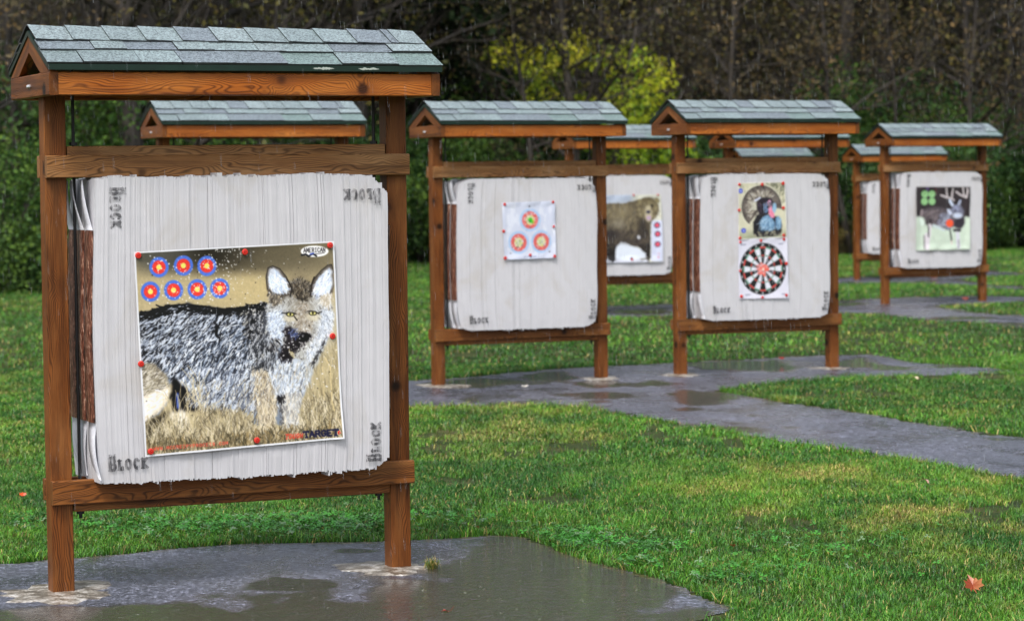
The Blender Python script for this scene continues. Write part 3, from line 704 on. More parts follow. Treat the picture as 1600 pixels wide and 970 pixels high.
def paint_bear():
    c = Canvas(200, 195, [(-45, 105), (690, 105), (725, 890), (-20, 890)], (190, 202, 222), 10)
    c.blend(sm(c.X, 300, 420)*.8, (226, 224, 200))
    c.poly([(-60, 880), (-60, 800), (60, 850), (520, 850), (560, 890), (560, 930), (-60, 930)], (220, 224, 238), 4)
    c.poly([(-60, 205), (100, 195), (250, 200), (340, 180), (420, 165), (500, 140), (560, 145), (640, 180), (665, 250), (660, 330), (600, 400), (575, 450), (570, 640), (575, 830), (540, 860), (440, 860),
            (520, 830), (515, 790), (430, 715), (330, 690), (250, 650), (180, 690), (165, 860), (80, 860), (60, 680), (-60, 640)], (94, 84, 66), 5, 14)
    c.fur([(-45, 215), (340, 190), (420, 300), (440, 560), (300, 680), (60, 640), (-45, 600)], 520, math.radians(250), 44, 9, [(134, 122, 92), (160, 148, 116), (90, 80, 66), (70, 62, 54), (120, 112, 98)], .7)
    c.fur([(-45, 500), (560, 500), (570, 680), (300, 690), (100, 680), (-45, 640)], 300, math.radians(260), 44, 10, [(62, 54, 50), (40, 34, 34), (96, 86, 76)], .7)
    c.fur([(60, 660), (175, 680), (165, 860), (80, 860)], 120, math.radians(265), 36, 10, [(24, 20, 22), (36, 30, 30)], .85)
    c.fur([(440, 680), (570, 650), (570, 850), (520, 850)], 100, math.radians(265), 36, 10, [(50, 44, 40), (32, 28, 28)], .8)
    c.poly([(165, 820), (170, 720), (230, 650), (280, 650), (350, 700), (430, 720), (520, 790), (520, 840), (300, 860), (170, 850)], (230, 238, 250), 4, 10)
    c.blend(sm(fbm(c.X/90, c.Y/50, 2), .5, .8)*.4*inpoly(c.X, c.Y, [(200, 760), (480, 780), (480, 840), (200, 840)]), (180, 194, 220))
    c.soft(230, 300, 150, 90, (150, 138, 104), .6); c.soft(200, 440, 90, 60, (176, 170, 150), .5); c.soft(100, 560, 120, 90, (40, 34, 34), .8); c.soft(480, 480, 60, 120, (46, 40, 38), .8); c.soft(350, 640, 160, 40, (60, 52, 50), .7)
    c.ell(540, 265, 128, 130, (112, 100, 76), .2); c.fur([(420, 160), (660, 160), (665, 340), (560, 400), (430, 340)], 260, math.radians(270), 26, 8, [(140, 128, 96), (92, 82, 62), (160, 150, 112)], .7, .9)
    c.line([(640, 165), (655, 180)], 50, (140, 130, 96)); c.line([(440, 175), (450, 190)], 40, (140, 130, 96))
    c.poly([(520, 240), (545, 225), (570, 240), (590, 330), (580, 400), (545, 425), (515, 390), (505, 320)], (190, 180, 150), 6, 8)
    c.bits([(490, 238), (590, 232)], 12, (28, 24, 26)); c.ell(545, 305, 26, 20, (56, 54, 76), .3); c.poly([(525, 350), (575, 350), (570, 395), (530, 395)], (190, 160, 200), 6)
    c.poly([(430, 570), (455, 600), (440, 625), (415, 600)], (220, 222, 230), 4)
    strip = [(585, 410), (710, 400), (720, 890), (580, 880)]
    c.poly(strip, (216, 222, 244), 3)
    for y in (460, 563, 683): c.ell(648 if y < 500 else 655, y, 35, 36, (44, 46, 96), .12); c.ell(648 if y < 500 else 655, y, 24, 25, (226, 92, 112), .2)
    c.bits([(668, 795), (665, 835)], 8, (220, 120, 140)); c.bits([(352, 848)], 13, (60, 60, 80))
    return c.a

# ------------------------------------------------------------------ the stand (one shape, nine copies)
POSTS, PW, G2 = 1.4669, .089, .038
LF, DR, ZF, ZFT, ZRR, ZE = 1.5697, .6552, 2.0047, .0903, .2924, .1249
VC = PW/2
def make_stand(name='archery_target_stand'):
    root = empty(name)
    for i, sx in enumerate((-1, 1)):
        b = MB(); b.board((sx*POSTS/2, VC, -.25), (sx*POSTS/2, VC, ZF+.10), PW, PW, (0, 1, 0), 11+i, n=24)
        b.build('post', W_POST, root)
    bl = 1.5573
    b = MB(); b.board((-bl/2, -.020, 1.7265), (bl/2, -.020, 1.7265), .0895, G2, seed=21, n=16); b.build('upper_crossbeam', W_BEAM, root)
    b = MB(); b.board((-bl/2, PW+.020, 1.7265), (bl/2, PW+.020, 1.7265), .0895, G2, seed=22, n=16); b.build('upper_crossbeam', W_BEAM, root)
    b = MB(); b.board((-.684, VC, 1.767), (.684, VC, 1.767), .088, .085, seed=23, n=16); b.build('clamp_beam', W_BEAM, root)
    b = MB(); b.board((-.781, -.020, .4160), (.781, -.020, .4200), .098, G2, seed=25, n=16); b.build('lower_crossbeam', W_LOW, root)
    b = MB(); b.board((-.781, PW+.020, .4190), (.781, PW+.020, .4190), .0895, G2, seed=26, n=16); b.build('lower_crossbeam', W_LOW, root)
    b = MB(); b.board((-.684, VC, .375), (.684, VC, .375), .088, .085, seed=27, n=16); b.build('support_beam', W_LOW, root)
    for sx in (-1, 1):
        b = MB(); b.tube([(sx*.648, VC, .30), (sx*.648, VC, 2.15)], .0068, 10); rd = b.build('threaded_rod', RODM, root)
        for z in (1.813, .318):
            b = MB(); b.tube([(sx*.648, VC, z), (sx*.648, VC, z+.013)], .016, 6); b.build('nut', RODM, rd)
    # roof frame
    z0 = ZF+ZFT/2
    for i, sy in enumerate((-1, 1)):
        b = MB(); y = VC+sy*(DR/2-G2/2)
        b.board((-LF/2, y, z0), (LF/2, y, z0), ZFT, G2-.003, seed=31+i, n=16, warp=.0006); b.build('fascia_board', W_ORANGE, root)
    ZR = ZRR-.022
    tan = (ZR-ZE)/(DR/2)
    for i, sx in enumerate((-1, 1)):
        b = MB(); x = sx*(LF/2+G2/2)
        b.board((x, VC-DR/2, z0), (x, VC+DR/2, z0), ZFT, G2, seed=41+i, n=4, warp=.0003)
        gb = b.build('gable_board', W_POST, root)
        b = MB()
        for dy in (-.012, .012):
            b.tube([(x+sx*.019, VC+dy, z0), (x+sx*.024, VC+dy, z0)], .0085, 10); b.tube([(x+sx*.024, VC+dy, z0), (x+sx*.028, VC+dy, z0)], [.0075, .004], 10)
        b.build('bolt', METAL, gb)
        for sy in (-1, 1):
            # rafter along the slope, mitred at the ridge
            b = MB(); hw = .058
            zt = lambda y: ZF+ZR-.020-abs(y)*((ZR-.020-ZFT)/(DR/2))
            ye = DR/2; rise = (ZR-.020-ZFT)/(DR/2)
            vt = .062*math.sqrt(1+rise*rise)
            pts = [(sy*ye, ZF+ZFT), (0.0006*sy, zt(0)), (0.0006*sy, zt(0)-vt), (sy*(ye-vt/rise), ZF+ZFT)]
            xa, xb = x-G2/2+.001, x+G2/2-.001
            vs = [(xa, VC+p[0], p[1]) for p in pts]+[(xb, VC+p[0], p[1]) for p in pts]
            d = Vector((0, sy*ye, -(zt(0)-ZF-ZFT))).normalized(); pr = Vector((0, d.z, -d.y))
            gr = [(Vector(p).dot(d)+7*i+3*sy, p[0]-x, Vector(p).dot(pr)) for p in vs]
            fs = [(0,1,2,3),(7,6,5,4),(0,4,5,1),(1,5,6,2),(2,6,7,3),(3,7,4,0)]
            if sy < 0: fs = [tuple(reversed(f)) for f in fs]
            b.add(vs, fs, grain=gr); b.build('rafter', W_POST, root)
    # deck with green drip edge
    hx = LF/2+G2+.004; nrm = Vector((0, tan, 1)).normalized(); sl = math.hypot(DR/2, ZR-ZE)
    def P(u, s, h, sy):   # s metres down the slope from the ridge, h above the deck
        c, q = (DR/2)/sl, (ZR-ZE)/sl
        return (u, VC+sy*(s*c+h*q), ZF+ZR-s*q+h*c)
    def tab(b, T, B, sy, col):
        e = (.012, .013, .014) if max(col) < .9 else col  # near-black sides: bare asphalt edge, also painted in as the lap shadow
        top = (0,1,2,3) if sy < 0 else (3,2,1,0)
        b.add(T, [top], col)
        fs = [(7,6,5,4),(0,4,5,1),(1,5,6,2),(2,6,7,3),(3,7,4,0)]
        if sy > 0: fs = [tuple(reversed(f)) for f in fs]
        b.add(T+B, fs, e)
    def slab(b, u0, u1, s0, s1, h0, h1, th, sy, col, du=0., hu=0., skew=0.):
        # tilted tab: bottom surface at h0 (upper edge) .. h1 (lower edge); hu lifts the u1 side
        T = [P(u0, s0, h0+th, sy), P(u1, s0, h0+th+hu, sy), P(u1+skew, s1, h1+th+hu, sy), P(u0+skew, s1, h1+th, sy)]
        B = [P(u0, s0, h0, sy), P(u1, s0, h0+hu, sy), P(u1+skew, s1, h1+hu, sy), P(u0+skew, s1, h1, sy)]
        tab(b, T, B, sy, col)
    b = MB()
    for sy in (-1, 1):
        slab(b, -hx+.012, hx-.012, .006, sl+.012, -.016, -.016, .0145, sy, (1, 1, 1))
    roof = b.build('roof', W_DARK, root)
    b = MB()
    for sy in (-1, 1):
        # hanging eave strip and the strips up the rake
        y0 = P(0, sl+.014, 0, sy)[1]
        za = P(0, sl+.014, 0, sy)[2]
        ys = sorted((y0, y0+sy*.004)); b.box((-hx, ys[0], za-.021), (hx, ys[1], za+.002))
        for sx in (-1, 1):
            slab(b, *sorted((sx*hx, sx*(hx-.010))), .004, sl+.012, -.020, -.020, .0195, sy, (1, 1, 1))
    b.build('drip_edge', DRIP, roof)
    root['flake_y'] = P(0, sl+.014, 0, -1)[1]; root['flake_z'] = P(0, sl+.014, 0, -1)[2]
    rn = random.Random(8)
    b = MB()
    tones = [(.22, .28, .29), (.21, .27, .28), (.19, .23, .26), (.24, .30, .31), (.165, .20, .23), (.19, .27, .26)]
    for sy in (-1, 1):
        # starter course, hidden courses, visible courses
        for s0, s1, lift in ((.205, .374, .004), (.135, .243, .010)):
            u = -hx-.004
            while u < hx:
                w_ = rn.uniform(.11, .26); u1 = min(hx+.004, u+w_)
                if hx-u1 < .05: u1 = hx+.004
                tk = rn.choice((.0045, .006, .0095))
                t = rn.choice(tones); k = rn.uniform(.85, 1.12)
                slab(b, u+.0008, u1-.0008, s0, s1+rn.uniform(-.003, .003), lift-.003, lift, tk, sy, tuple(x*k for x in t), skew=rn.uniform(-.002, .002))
                u = u1
        n = 11; wd = (2*hx+.004)/n
        for k in range(n+1):
            u0 = -hx-.002+k*wd-(.055 if k == n else 0); u1 = min(u0+wd+.02, hx+.004)
            if k == n: u0 = hx-.115; u1 = hx+.004
            if k == n-1: u1 = hx-.10+.02
            t = rn.choice(tones[:4]); kk = rn.uniform(.92, 1.1)
            base = .016
            # each cap lies on the one before it: its left edge high, the right end tucked under
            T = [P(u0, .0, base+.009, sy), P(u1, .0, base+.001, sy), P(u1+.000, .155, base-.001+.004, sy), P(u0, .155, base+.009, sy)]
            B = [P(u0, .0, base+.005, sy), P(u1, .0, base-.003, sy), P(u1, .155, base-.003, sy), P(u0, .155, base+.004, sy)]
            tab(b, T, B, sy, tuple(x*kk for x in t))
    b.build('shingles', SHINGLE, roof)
    return root

LBL = dict(
    coyote='large wooden target stand with shingled roof standing nearest, coyote poster on its block',
    ring='wooden target stand whose block shows a small white sheet of three rings',
    turkey='wooden target stand holding the block with turkey poster above a dartboard sheet',
    deer='rightmost wooden target stand, holding the block with the deer poster',
    left='wooden target stand mostly hidden behind the nearest stand, its roof showing below the near roof',
    far='small far wooden target stand partly hidden behind the left post of the deer stand',
    bear='wooden target stand holding the bear poster, half hidden between two nearer stands',
    mid='wooden target stand hidden behind the turkey stand, its fascia showing right under that roof',
    back='most distant wooden target stand, its low roof showing just above the turkey stand clamp beam')
proto = make_stand()
SO = {}
for i, (k, (x, y, th, z)) in enumerate(STANDS.items()):
    o = proto if i == 0 else copy_tree(proto)
    o.location = (x, y, z); o.rotation_euler = (0, 0, th)
    tag(o, LBL[k], 'target stand', 'roofed wooden target stands on the range'); SO[k] = o

fy, fz = proto['flake_y'], proto['flake_z']
for o in SO.values(): del o['flake_y']; del o['flake_z']
roof0 = [c for c in children(proto) if c.name.startswith('roof')][0]
for q, c0 in enumerate((.305, .50)):
    rng = np.random.default_rng(4+q); n = 40; vs = []
    for k in range(n):
        t = 2*math.pi*k/n
        vs.append((c0+.050*math.cos(t)*rng.uniform(.75, 1.), fy-.0052, fz-.010+.0070*math.sin(t)*rng.uniform(.1, 1.)))
    b = MB(); b.add([(c0, fy-.0056, fz-.010)]+vs, [(0, k+1, (k+1) % n+1) for k in range(n)]); b.build('paint_flake', CHIP, roof0)

# ------------------------------------------------------------------ foam blocks
VF = -.135   # front face of a block, in stand coordinates
def word_mesh():
    """alpha grid of the stamped word, letters as thick strokes with stencil gaps"""
    Wp, Hp = 150, 60
    c = Canvas(Wp, Hp, [(0, 0), (150, 0), (150, 60), (0, 60)], (0, 0, 0), 2)
    c.k = 1.
    c.text('THE', 4, 13, 6, 9, 3, 1.7, (220, 220, 220))
    x = 4
    for ch, wd, hh in (('B', 26, 40), ('L', 20, 30), ('O', 24, 30), ('C', 22, 30), ('K', 26, 30)):
        c.text(ch, x+3, 54, wd-7, hh, 0, 9.2 if ch == 'B' else 8.4, (255, 255, 255)); x += wd+3.5
        # slab serifs
        if ch in 'BLK': c.line([(x-wd-3.5, 55-hh), (x-wd+9, 55-hh)], 4, (255, 255, 255)); c.line([(x-wd-3.5, 55), (x-wd+9, 55)], 4, (255, 255, 255))
    al = c.a[..., 0]/255.
    for gx in (17, 47, 76, 99, 131): al[:, gx:gx+2] *= .15
    return al
WORD = word_mesh()
def lettering(parent, u, z, ang, surf, size=.190, wear=1., seed=0, mirror=False):
    H, W = WORD.shape
    yy, xx = np.mgrid[0:H+1, 0:W+1].astype(float)
    s = size/W
    lx = (xx-W/2)*s; lz = -(yy-H/2)*s
    ca, sa = math.cos(ang), math.sin(ang)
    U = u+lx*ca-lz*sa; Z = z+lx*sa+lz*ca
    V = np.stack([U, np.full_like(U, surf), Z], -1).reshape(-1, 3)
    a = WORD
    keep = a > .08
    idx = np.arange((H+1)*(W+1)).reshape(H+1, W+1)
    F = np.stack([idx[:-1, :-1], idx[1:, :-1], idx[1:, 1:], idx[:-1, 1:]], -1)[keep]
    av = np.zeros((H+1, W+1)); av[:-1, :-1] = a; av[1:, 1:] = np.maximum(av[1:, 1:], a)
    fade = .55+.6*fbm(xx/25+seed*3.1, yy/18, seed)
    used = np.unique(F); remap = np.full(len(V), -1); remap[used] = np.arange(len(used))
    return np_mesh('lettering', V[used], remap[F], INK, attrs={'alpha': (np.clip(av*fade*wear, 0, 1)).ravel()[used]}, parent=parent)

def make_block(seed, W, zb, zt, roundness, corner, bow, ragged, rough=1.):
    """one layered foam block; strips are the edges of the foam sheets"""
    rng = np.random.default_rng(seed)
    root = empty('foam_target_block')
    zm, hh = (zb+zt)/2, (zt-zb)/2
    slabs = [(VF, -.006), (.000, .128), (.134, .262)]
    tops = []
    for si, (v0, v1) in enumerate(slabs):
        mb = MB()
        u = -W; k = 0
        edge = [ ]
        while u < W-.002:
            w_ = rng.uniform(.0035, .0075) if si == 0 else rng.uniform(.010, .02)
            if rng.random() < .10: w_ *= rng.uniform(1.8, 3.4)
            crack = si == 0 and rng.random() < .045 and -W+.04 < u < W-.04
            if crack: w_ = rng.uniform(.0012, .0026)
            u1 = min(W, u+w_); um = (u+u1)/2; q = abs(um)/W
            # outline of the top and bottom: rounded to the corners, ragged
            cut = roundness*max(0, q-.80)**2/.04 + corner*max(0, (um/W)-.90)/.10
            top = zt-cut+ragged*(fbm(np.array([um*9.]), np.array([seed*1.]), 3)[0]-.5)*2+rng.normal(0, ragged*.38)
            bot = zb+cut*.6+ragged*(fbm(np.array([um*11.]), np.array([seed*2.]), 5)[0]-.5)*2+rng.normal(0, ragged*.38)
            if rng.random() < .04: top += rng.uniform(.004, .012)
            if rng.random() < .05: bot -= rng.uniform(.004, .014)
            dv = rng.normal(0, .0010*rough)+(.010 if crack else 0)+.003*math.sin(um*7+seed)
            tone = float(np.clip(rng.normal(.61, .013*rough), .5, .67))
            col = (tone*.985, tone*.98, tone*1.015)
            nz = 16
            vs = []; gs = []
            for j in range(nz+1):
                t = j/nz; z = bot+(top-bot)*t; tt = (z-zm)/hh
                pin = 1-bow*abs(tt)**5 - .010*math.cos(tt*3.0)*(1 if um < 0 else .3)*q**3*0
                wob = .0022*math.sin(z*9+um*3+seed)*q
                # strips towards the sides curve
                su = lambda a: a*pin+wob+(.006*math.sin((z-zb)*3.3)*q*q*(-1 if a < 0 else -1))
                pil = roundness*.25*(q**8)+(.006*abs(tt)**6)
                va = v0+dv+pil+.0012*math.sin(z*23+um*40)
                for (a, b) in ((u, va), (u1, va), (u1, v1), (u, v1)):
                    vs.append((su(a), b, z)); gs.append((um*3+a, b, z*.4+k*.7))
            fs = []
            for j in range(nz):
                a = j*4; c_ = a+4
                for p, q_ in ((0, 1), (1, 2), (2, 3), (3, 0)): fs.append((a+p, a+q_, c_+q_, c_+p))
            fs += [(3, 2, 1, 0), (nz*4, nz*4+1, nz*4+2, nz*4+3)]
            mb.add(vs, fs, col, gs)
            u = u1; k += 1
        mb.build('foam_slab', FOAM, root)
    # bark printed panels on both sides of each slab
    for sx in (-1, 1):
        for (v0, v1) in slabs:
            mb = MB(); n = 12; vs = []
            za, zc = .700, 1.470
            for j in range(n+1):
                z = za+(zc-za)*j/n
                x = sx*(W*1.0+.004)
                off = -.003*math.sin((z-za)*5)-.006*math.sin((z-zb)*3.3)
                for (a, b) in ((x-sx*.003+off, v0+.008), (x+sx*.002+off, v0+.014), (x+sx*.003+off, (v0+v1)/2), (x+sx*.002+off, v1-.012), (x-sx*.003+off, v1-.006)):
                    vs.append((a, b, z))
            fs = [(j*5+i, j*5+i+1, (j+1)*5+i+1, (j+1)*5+i) if sx > 0 else (j*5+i+1, j*5+i, (j+1)*5+i, (j+1)*5+i+1) for j in range(n) for i in range(4)]
            mb.add(vs, fs); mb.build('bark_panel', BARKP, root, True)
    # loose outer sheets curling away above and below the bark panels
    for (v0, v1) in slabs:
        for up in (1, 0):
            mb = MB(); n = 8; vs = []
            z0 = 1.472 if up else .698
            L = (zt-.012-z0) if up else (zb+.02-z0)
            tw = rng.uniform(-.05, .06); oa = rng.uniform(.3, 1.25)
            for j in range(n+1):
                t = j/n; z = z0+L*t
                out = oa*(.022*math.sin(t*2.4)+.016*t*t) if up else (oa*.020*math.sin(t*math.pi)-bow*W*t*.8)
                for (a, b) in ((0, v0+.01+tw*t), (0, v1-.01+tw*t*.4), (.004, v1-.01+tw*t*.4), (.004, v0+.01+tw*t)):
                    vs.append((-W-.002-out+a+(.010*t if b > (v0+v1)/2 else -.006*t), b, z))
            fs = [(j*4+i, j*4+(i+1) % 4, (j+1)*4+(i+1) % 4, (j+1)*4+i) for j in range(n) for i in range(4)]+[(0, 1, 2, 3), tuple(n*4+i for i in (3, 2, 1, 0))]
            mb.add(vs, fs, (.60, .61, .655)); mb.build('loose_foam_sheet', FOAM, root, True)
    return root
def letters(root, TL, TR, BRr, BL, wear, surf=VF-.004, seed=0):
    lettering(root, *TL, -math.pi/2, surf, .190, wear[0], seed)
    lettering(root, *TR, math.pi, surf, .190, wear[1], seed+1)
    lettering(root, *BRr, math.pi/2, surf, .190, wear[2], seed+2)
    lettering(root, *BL, .03, surf, .190, wear[3], seed+3)
def place(root, key, du=0.):
    x, y, th, z = STANDS[key]
    root.location = (x+du*math.cos(th), y+du*math.sin(th), z); root.rotation_euler = (0, 0, th)
B1 = make_block(3, .632, .452, 1.684, .012, .060, .020, .007)
letters(B1, (-.528, 1.552), (.505, 1.590), (.548, .575), (-.498, .540), (1.0, 1.0, 1.3, 1.2), seed=1)
place(B1, 'coyote', .012)
tag(B1, 'big worn white layered foam block with ragged edges carrying the coyote poster', 'foam block', 'white foam archery blocks')
B2 = make_block(7, .628, .452, 1.668, .050, .02, .062, .004, .55)
letters(B2, (-.498, 1.545), (.515, 1.580), (.565, .605), (-.440, .545), (1.1, 1.1, 1.3, 1.3), seed=5)
place(B2, 'ring', 0)
tag(B2, 'white layered foam block with rounded corners and a small three ring sheet pinned on it', 'foam block', 'white foam archery blocks')
B3 = make_block(12, .622, .450, 1.672, .040, .01, .058, .003, .45)
letters(B3, (-.492, 1.560), (.520, 1.570), (.560, .600), (-.425, .548), (1.5, 1.5, 1.6, 1.6), seed=9)
place(B3, 'turkey', 0)
tag(B3, 'white foam block carrying the turkey poster and the dartboard sheet', 'foam block', 'white foam archery blocks')
for k, src, du, lb in (('deer', B3, .01, 'white foam block in the rightmost stand, carrying the deer poster'),
                       ('bear', B3, -.05, 'white foam block carrying the bear poster, between two nearer stands'),
                       ('far', B2, 0, 'far white foam block half hidden by the left post of the deer stand'),
                       ('left', B2, 0, 'white foam block hidden behind the block with the coyote poster'),
                       ('mid', B3, 0, 'white foam block hidden behind the block with the turkey poster'),
                       ('back', B3, 0, 'white foam block in the most distant stand, hidden behind the turkey stand')):
    o = copy_tree(src); place(o, k, du); tag(o, lb, 'foam block')

# ------------------------------------------------------------------ posters
def poster(name, key, img, quad, surf, label, pins, cat='poster', wave=.003, curl=0., seed=0):
    x, y, th, z = STANDS[key]
    root = empty(name, (x, y, z), th); tag(root, label, cat)
    H, W = img.shape[:2]
    q = np.array(quad, float)
    t, s = np.mgrid[0:1:H*1j, 0:1:W*1j]
    P2 = ((1-s)*(1-t))[..., None]*q[0]+(s*(1-t))[..., None]*q[1]+(s*t)[..., None]*q[2]+((1-s)*t)[..., None]*q[3]
    edge = np.minimum.reduce([s, 1-s, t, 1-t])
    crease = .0016*np.abs(((s*2.9+t*.35+seed*.37) % 1)-.5)+.0012*np.abs(((t*2.3-s*.2+seed*.61) % 1)-.5)
    v = surf-crease-wave*(fbm(s*3.1+seed, t*2.6, seed)-.0)-wave*1.2*np.abs(np.sin((s*1.7+t*.6)*5+seed))*sm(edge, .12, 0)
    if curl: v = v-curl*sm(s, .93, 1)*sm(t, .8, 1)
    V = np.stack([P2[..., 0], v, P2[..., 1]], -1).reshape(-1, 3)
    idx = np.arange(H*W).reshape(H, W)
    F = np.stack([idx[:-1, :-1], idx[1:, :-1], idx[1:, 1:], idx[:-1, 1:]], -1).reshape(-1, 4)
    np_mesh('sheet', V, F, PRINT, col=lin(np.clip(img, 0, 255)).reshape(-1, 3)*.92, parent=root, smooth=True)
    for (a, b, r) in pins:
        c = (1-a)*(1-b)*q[0]+a*(1-b)*q[1]+a*b*q[2]+(1-a)*b*q[3]
        mb = MB(); n = 14
        prof = [(.0, .012), (.2, .012), (.55, .009), (1., .010), (1., .006), (.38, .004), (.3, .010), (.0, .011)]
        vs = []
        prof = [(1., 0.), (1.05, .004), (.85, .008), (.5, .009), (.42, .006), (.3, .006), (.2, .010), (.02, .011)]
        for (rr, hh_) in prof:
            for k in range(n):
                al = 2*math.pi*k/n
                vs.append((c[0]+r*rr*math.cos(al), surf-wave-.002-hh_, c[1]+r*rr*math.sin(al)))
        fs = [(j*n+k, j*n+(k+1) % n, (j+1)*n+(k+1) % n, (j+1)*n+k) for j in range(len(prof)-1) for k in range(n)]
        fs.append(tuple((len(prof)-1)*n+k for k in range(n)))
        mb.add(vs, fs); mb.build('pin', PINM, root)
    return root
poster('coyote_poster', 'coyote', paint_coyote(), [(-.458, 1.3825), (.395, 1.4095), (.4245, .588), (-.4265, .555)], VF-.007,
       'large coyote photo poster with seven small roundels pinned on the nearest foam block',
       [(.02, .018, .0125), (.545, .03, .0125), (.978, .02, .0125), (.968, .478, .0125), (.004, .545, .0125), (.982, .968, .0125), (.556, .968, .0125), (.028, .975, .0125)], curl=.012, seed=2)
poster('ring_target_sheet', 'ring', paint_rings(), [(-.241, 1.476), (.233, 1.485), (.238, 1.021), (-.225, 1.016)], VF-.008,
       'small white sheet with three red and blue ring targets, the top one marked green',
       [(.05, .03, .012), (.96, .02, .012), (.965, .45, .01), (.01, .5, .013), (.02, .97, .014), (.50, .93, .012), (.97, .97, .013)], 'target sheet', .006, seed=3)
poster('turkey_poster', 'turkey', paint_turkey(), [(-.278, 1.601), (.175, 1.607), (.19, 1.136), (-.276, 1.123)], VF-.010,
       'turkey photo poster with fanned tail, pinned above the dartboard sheet',
       [(.03, .03, .012), (.51, .04, .014), (.95, .03, .015), (.02, .48, .013), (.94, .47, .014), (.03, .97, .013), (.93, .96, .013)], wave=.004, seed=4)
poster('dartboard_sheet', 'turkey', paint_dart(), [(-.277, 1.128), (.192, 1.137), (.204, .621), (-.274, .629)], VF-.007,
       'white sheet printed with a black and white dartboard, pinned below the turkey poster',
       [(.04, .05, .011), (.46, .04, .011), (.93, .03, .012), (.03, .53, .011), (.965, .43, .014), (.05, .96, .014), (.47, .98, .012), (.95, .95, .012)], 'target sheet', .004, seed=5)
poster('deer_poster', 'deer', paint_deer(), [(-.383, 1.489), (.425, 1.48), (.412, .673), (-.397, .673)], VF-.008,
       'deer photo poster with orange spot and four green roundels on the rightmost block', [], wave=.012, seed=6)
poster('bear_poster', 'bear', paint_bear(), [(-.45, 1.435), (.401, 1.435), (.428, .606), (-.44, .610)], VF-.008,
       'brown bear photo poster with three red roundels down its right side', [(.565, .005, .012), (.95, .005, .012), (.51, .96, .014)], wave=.010, seed=7)


GQ = 1.0
# ------------------------------------------------------------------ ground
def mat_soil():
    m = NT('soil_under_grass')
    co = m.n('TexCoord').outputs['Object']
    a = m.noise(co, 3, 6, .65); b = m.noise(co, 60, 4, .7); c = m.noise(co, .25, 3)
    f = m.math('MULTIPLY_ADD', a, .5, m.math('MULTIPLY', b, .5))
    col = m.ramp(f, [(.38, lin((26, 34, 14))), (.48, lin((44, 62, 24))), (.58, lin((78, 76, 44))), (.7, lin((112, 98, 72)))])
    sp = m.n('SeparateXYZ', {0: co})
    wood_ = m.math('GREATER_THAN', m.math('ADD', sp.outputs[1], m.math('MULTIPLY', a, 4.)), 62.)
    leaf = m.ramp(b, [(.35, lin((24, 20, 14))), (.5, lin((56, 44, 30))), (.62, lin((92, 66, 40))), (.72, lin((60, 62, 30)))])
    m.set(Base_Color=m.mix(wood_, col, leaf), Roughness=.75)
    m.b.inputs['Specular IOR Level'].default_value = .15
    m.bump(b, .6, .02)
    return m.m
xs = np.unique(np.concatenate([np.linspace(-400, -40, 10), np.arange(-40, 40.1, 1.), np.linspace(40, 400, 10)]))
ys = np.unique(np.concatenate([np.linspace(-60, 0, 7), np.arange(0, 140.1, 1.), np.linspace(140, 700, 15)]))
GX, GY = np.meshgrid(xs, ys)
ii = np.arange(GX.size).reshape(GX.shape)
np_mesh('ground', np.stack([GX, GY, gz(GX, GY)], -1).reshape(-1, 3), np.stack([ii[:-1, :-1], ii[:-1, 1:], ii[1:, 1:], ii[1:, :-1]], -1).reshape(-1, 4), mat_soil(), smooth=True)['kind'] = 'structure'

# paths: outlines read off as ground points
def G(pts): return [ground(*p) for p in pts]
PAD = [(-260, 888), (0, 882), (115, 873), (350, 851), (600, 847), (700, 843), (765, 837), (815, 839), (850, 850), (880, 866), (940, 884), (1000, 897), (1040, 908), (1084, 927), (1120, 942), (1146, 951), (1128, 962), (1084, 973), (1030, 1010), (960, 1060), (700, 1120), (-300, 1120)]
P2a = [(180, 655), (300, 632), (420, 616), (520, 604), (640, 595), (697, 593), (764, 586), (858, 578), (952, 572), (1000, 570), (1107, 565), (1187, 562), (1268, 557), (1360, 554), (1420, 566), (1500, 571), (1575, 578),
       (1590, 581), (1500, 586), (1400, 588), (1290, 593), (1200, 600), (1122, 612), (1211, 627), (1296, 638), (1380, 651), (1443, 663), (1528, 676), (1600, 683), (1750, 702), (1750, 790),
       (1600, 754), (1486, 731), (1380, 714), (1296, 701), (1182, 687), (1105, 668), (1000, 654), (950, 645), (900, 637), (860, 633), (700, 637), (645, 637), (520, 645), (400, 660), (280, 675)]
P3 = [(700, 505), (800, 492), (900, 482), (1000, 477), (1100, 474), (1200, 473), (1310, 470), (1400, 466), (1500, 463), (1600, 464), (1750, 466), (1750, 474), (1600, 472), (1530, 475), (1460, 479), (1510, 487), (1560, 492), (1600, 494), (1750, 505),
      (1750, 528), (1600, 512), (1560, 508), (1540, 503), (1450, 502), (1390, 492), (1313, 490), (1200, 492), (1100, 493), (1000, 494), (900, 500), (800, 510), (720, 515)]
P4 = [(1240, 438), (1300, 434), (1400, 432), (1480, 432), (1530, 423), (1600, 427), (1600, 430), (1540, 432), (1500, 437), (1540, 444), (1600, 448), (1600, 454), (1540, 450), (1480, 444), (1400, 442), (1300, 444)]
WPOLY = [G(PAD), G(P2a), G(P3), G(P4)]
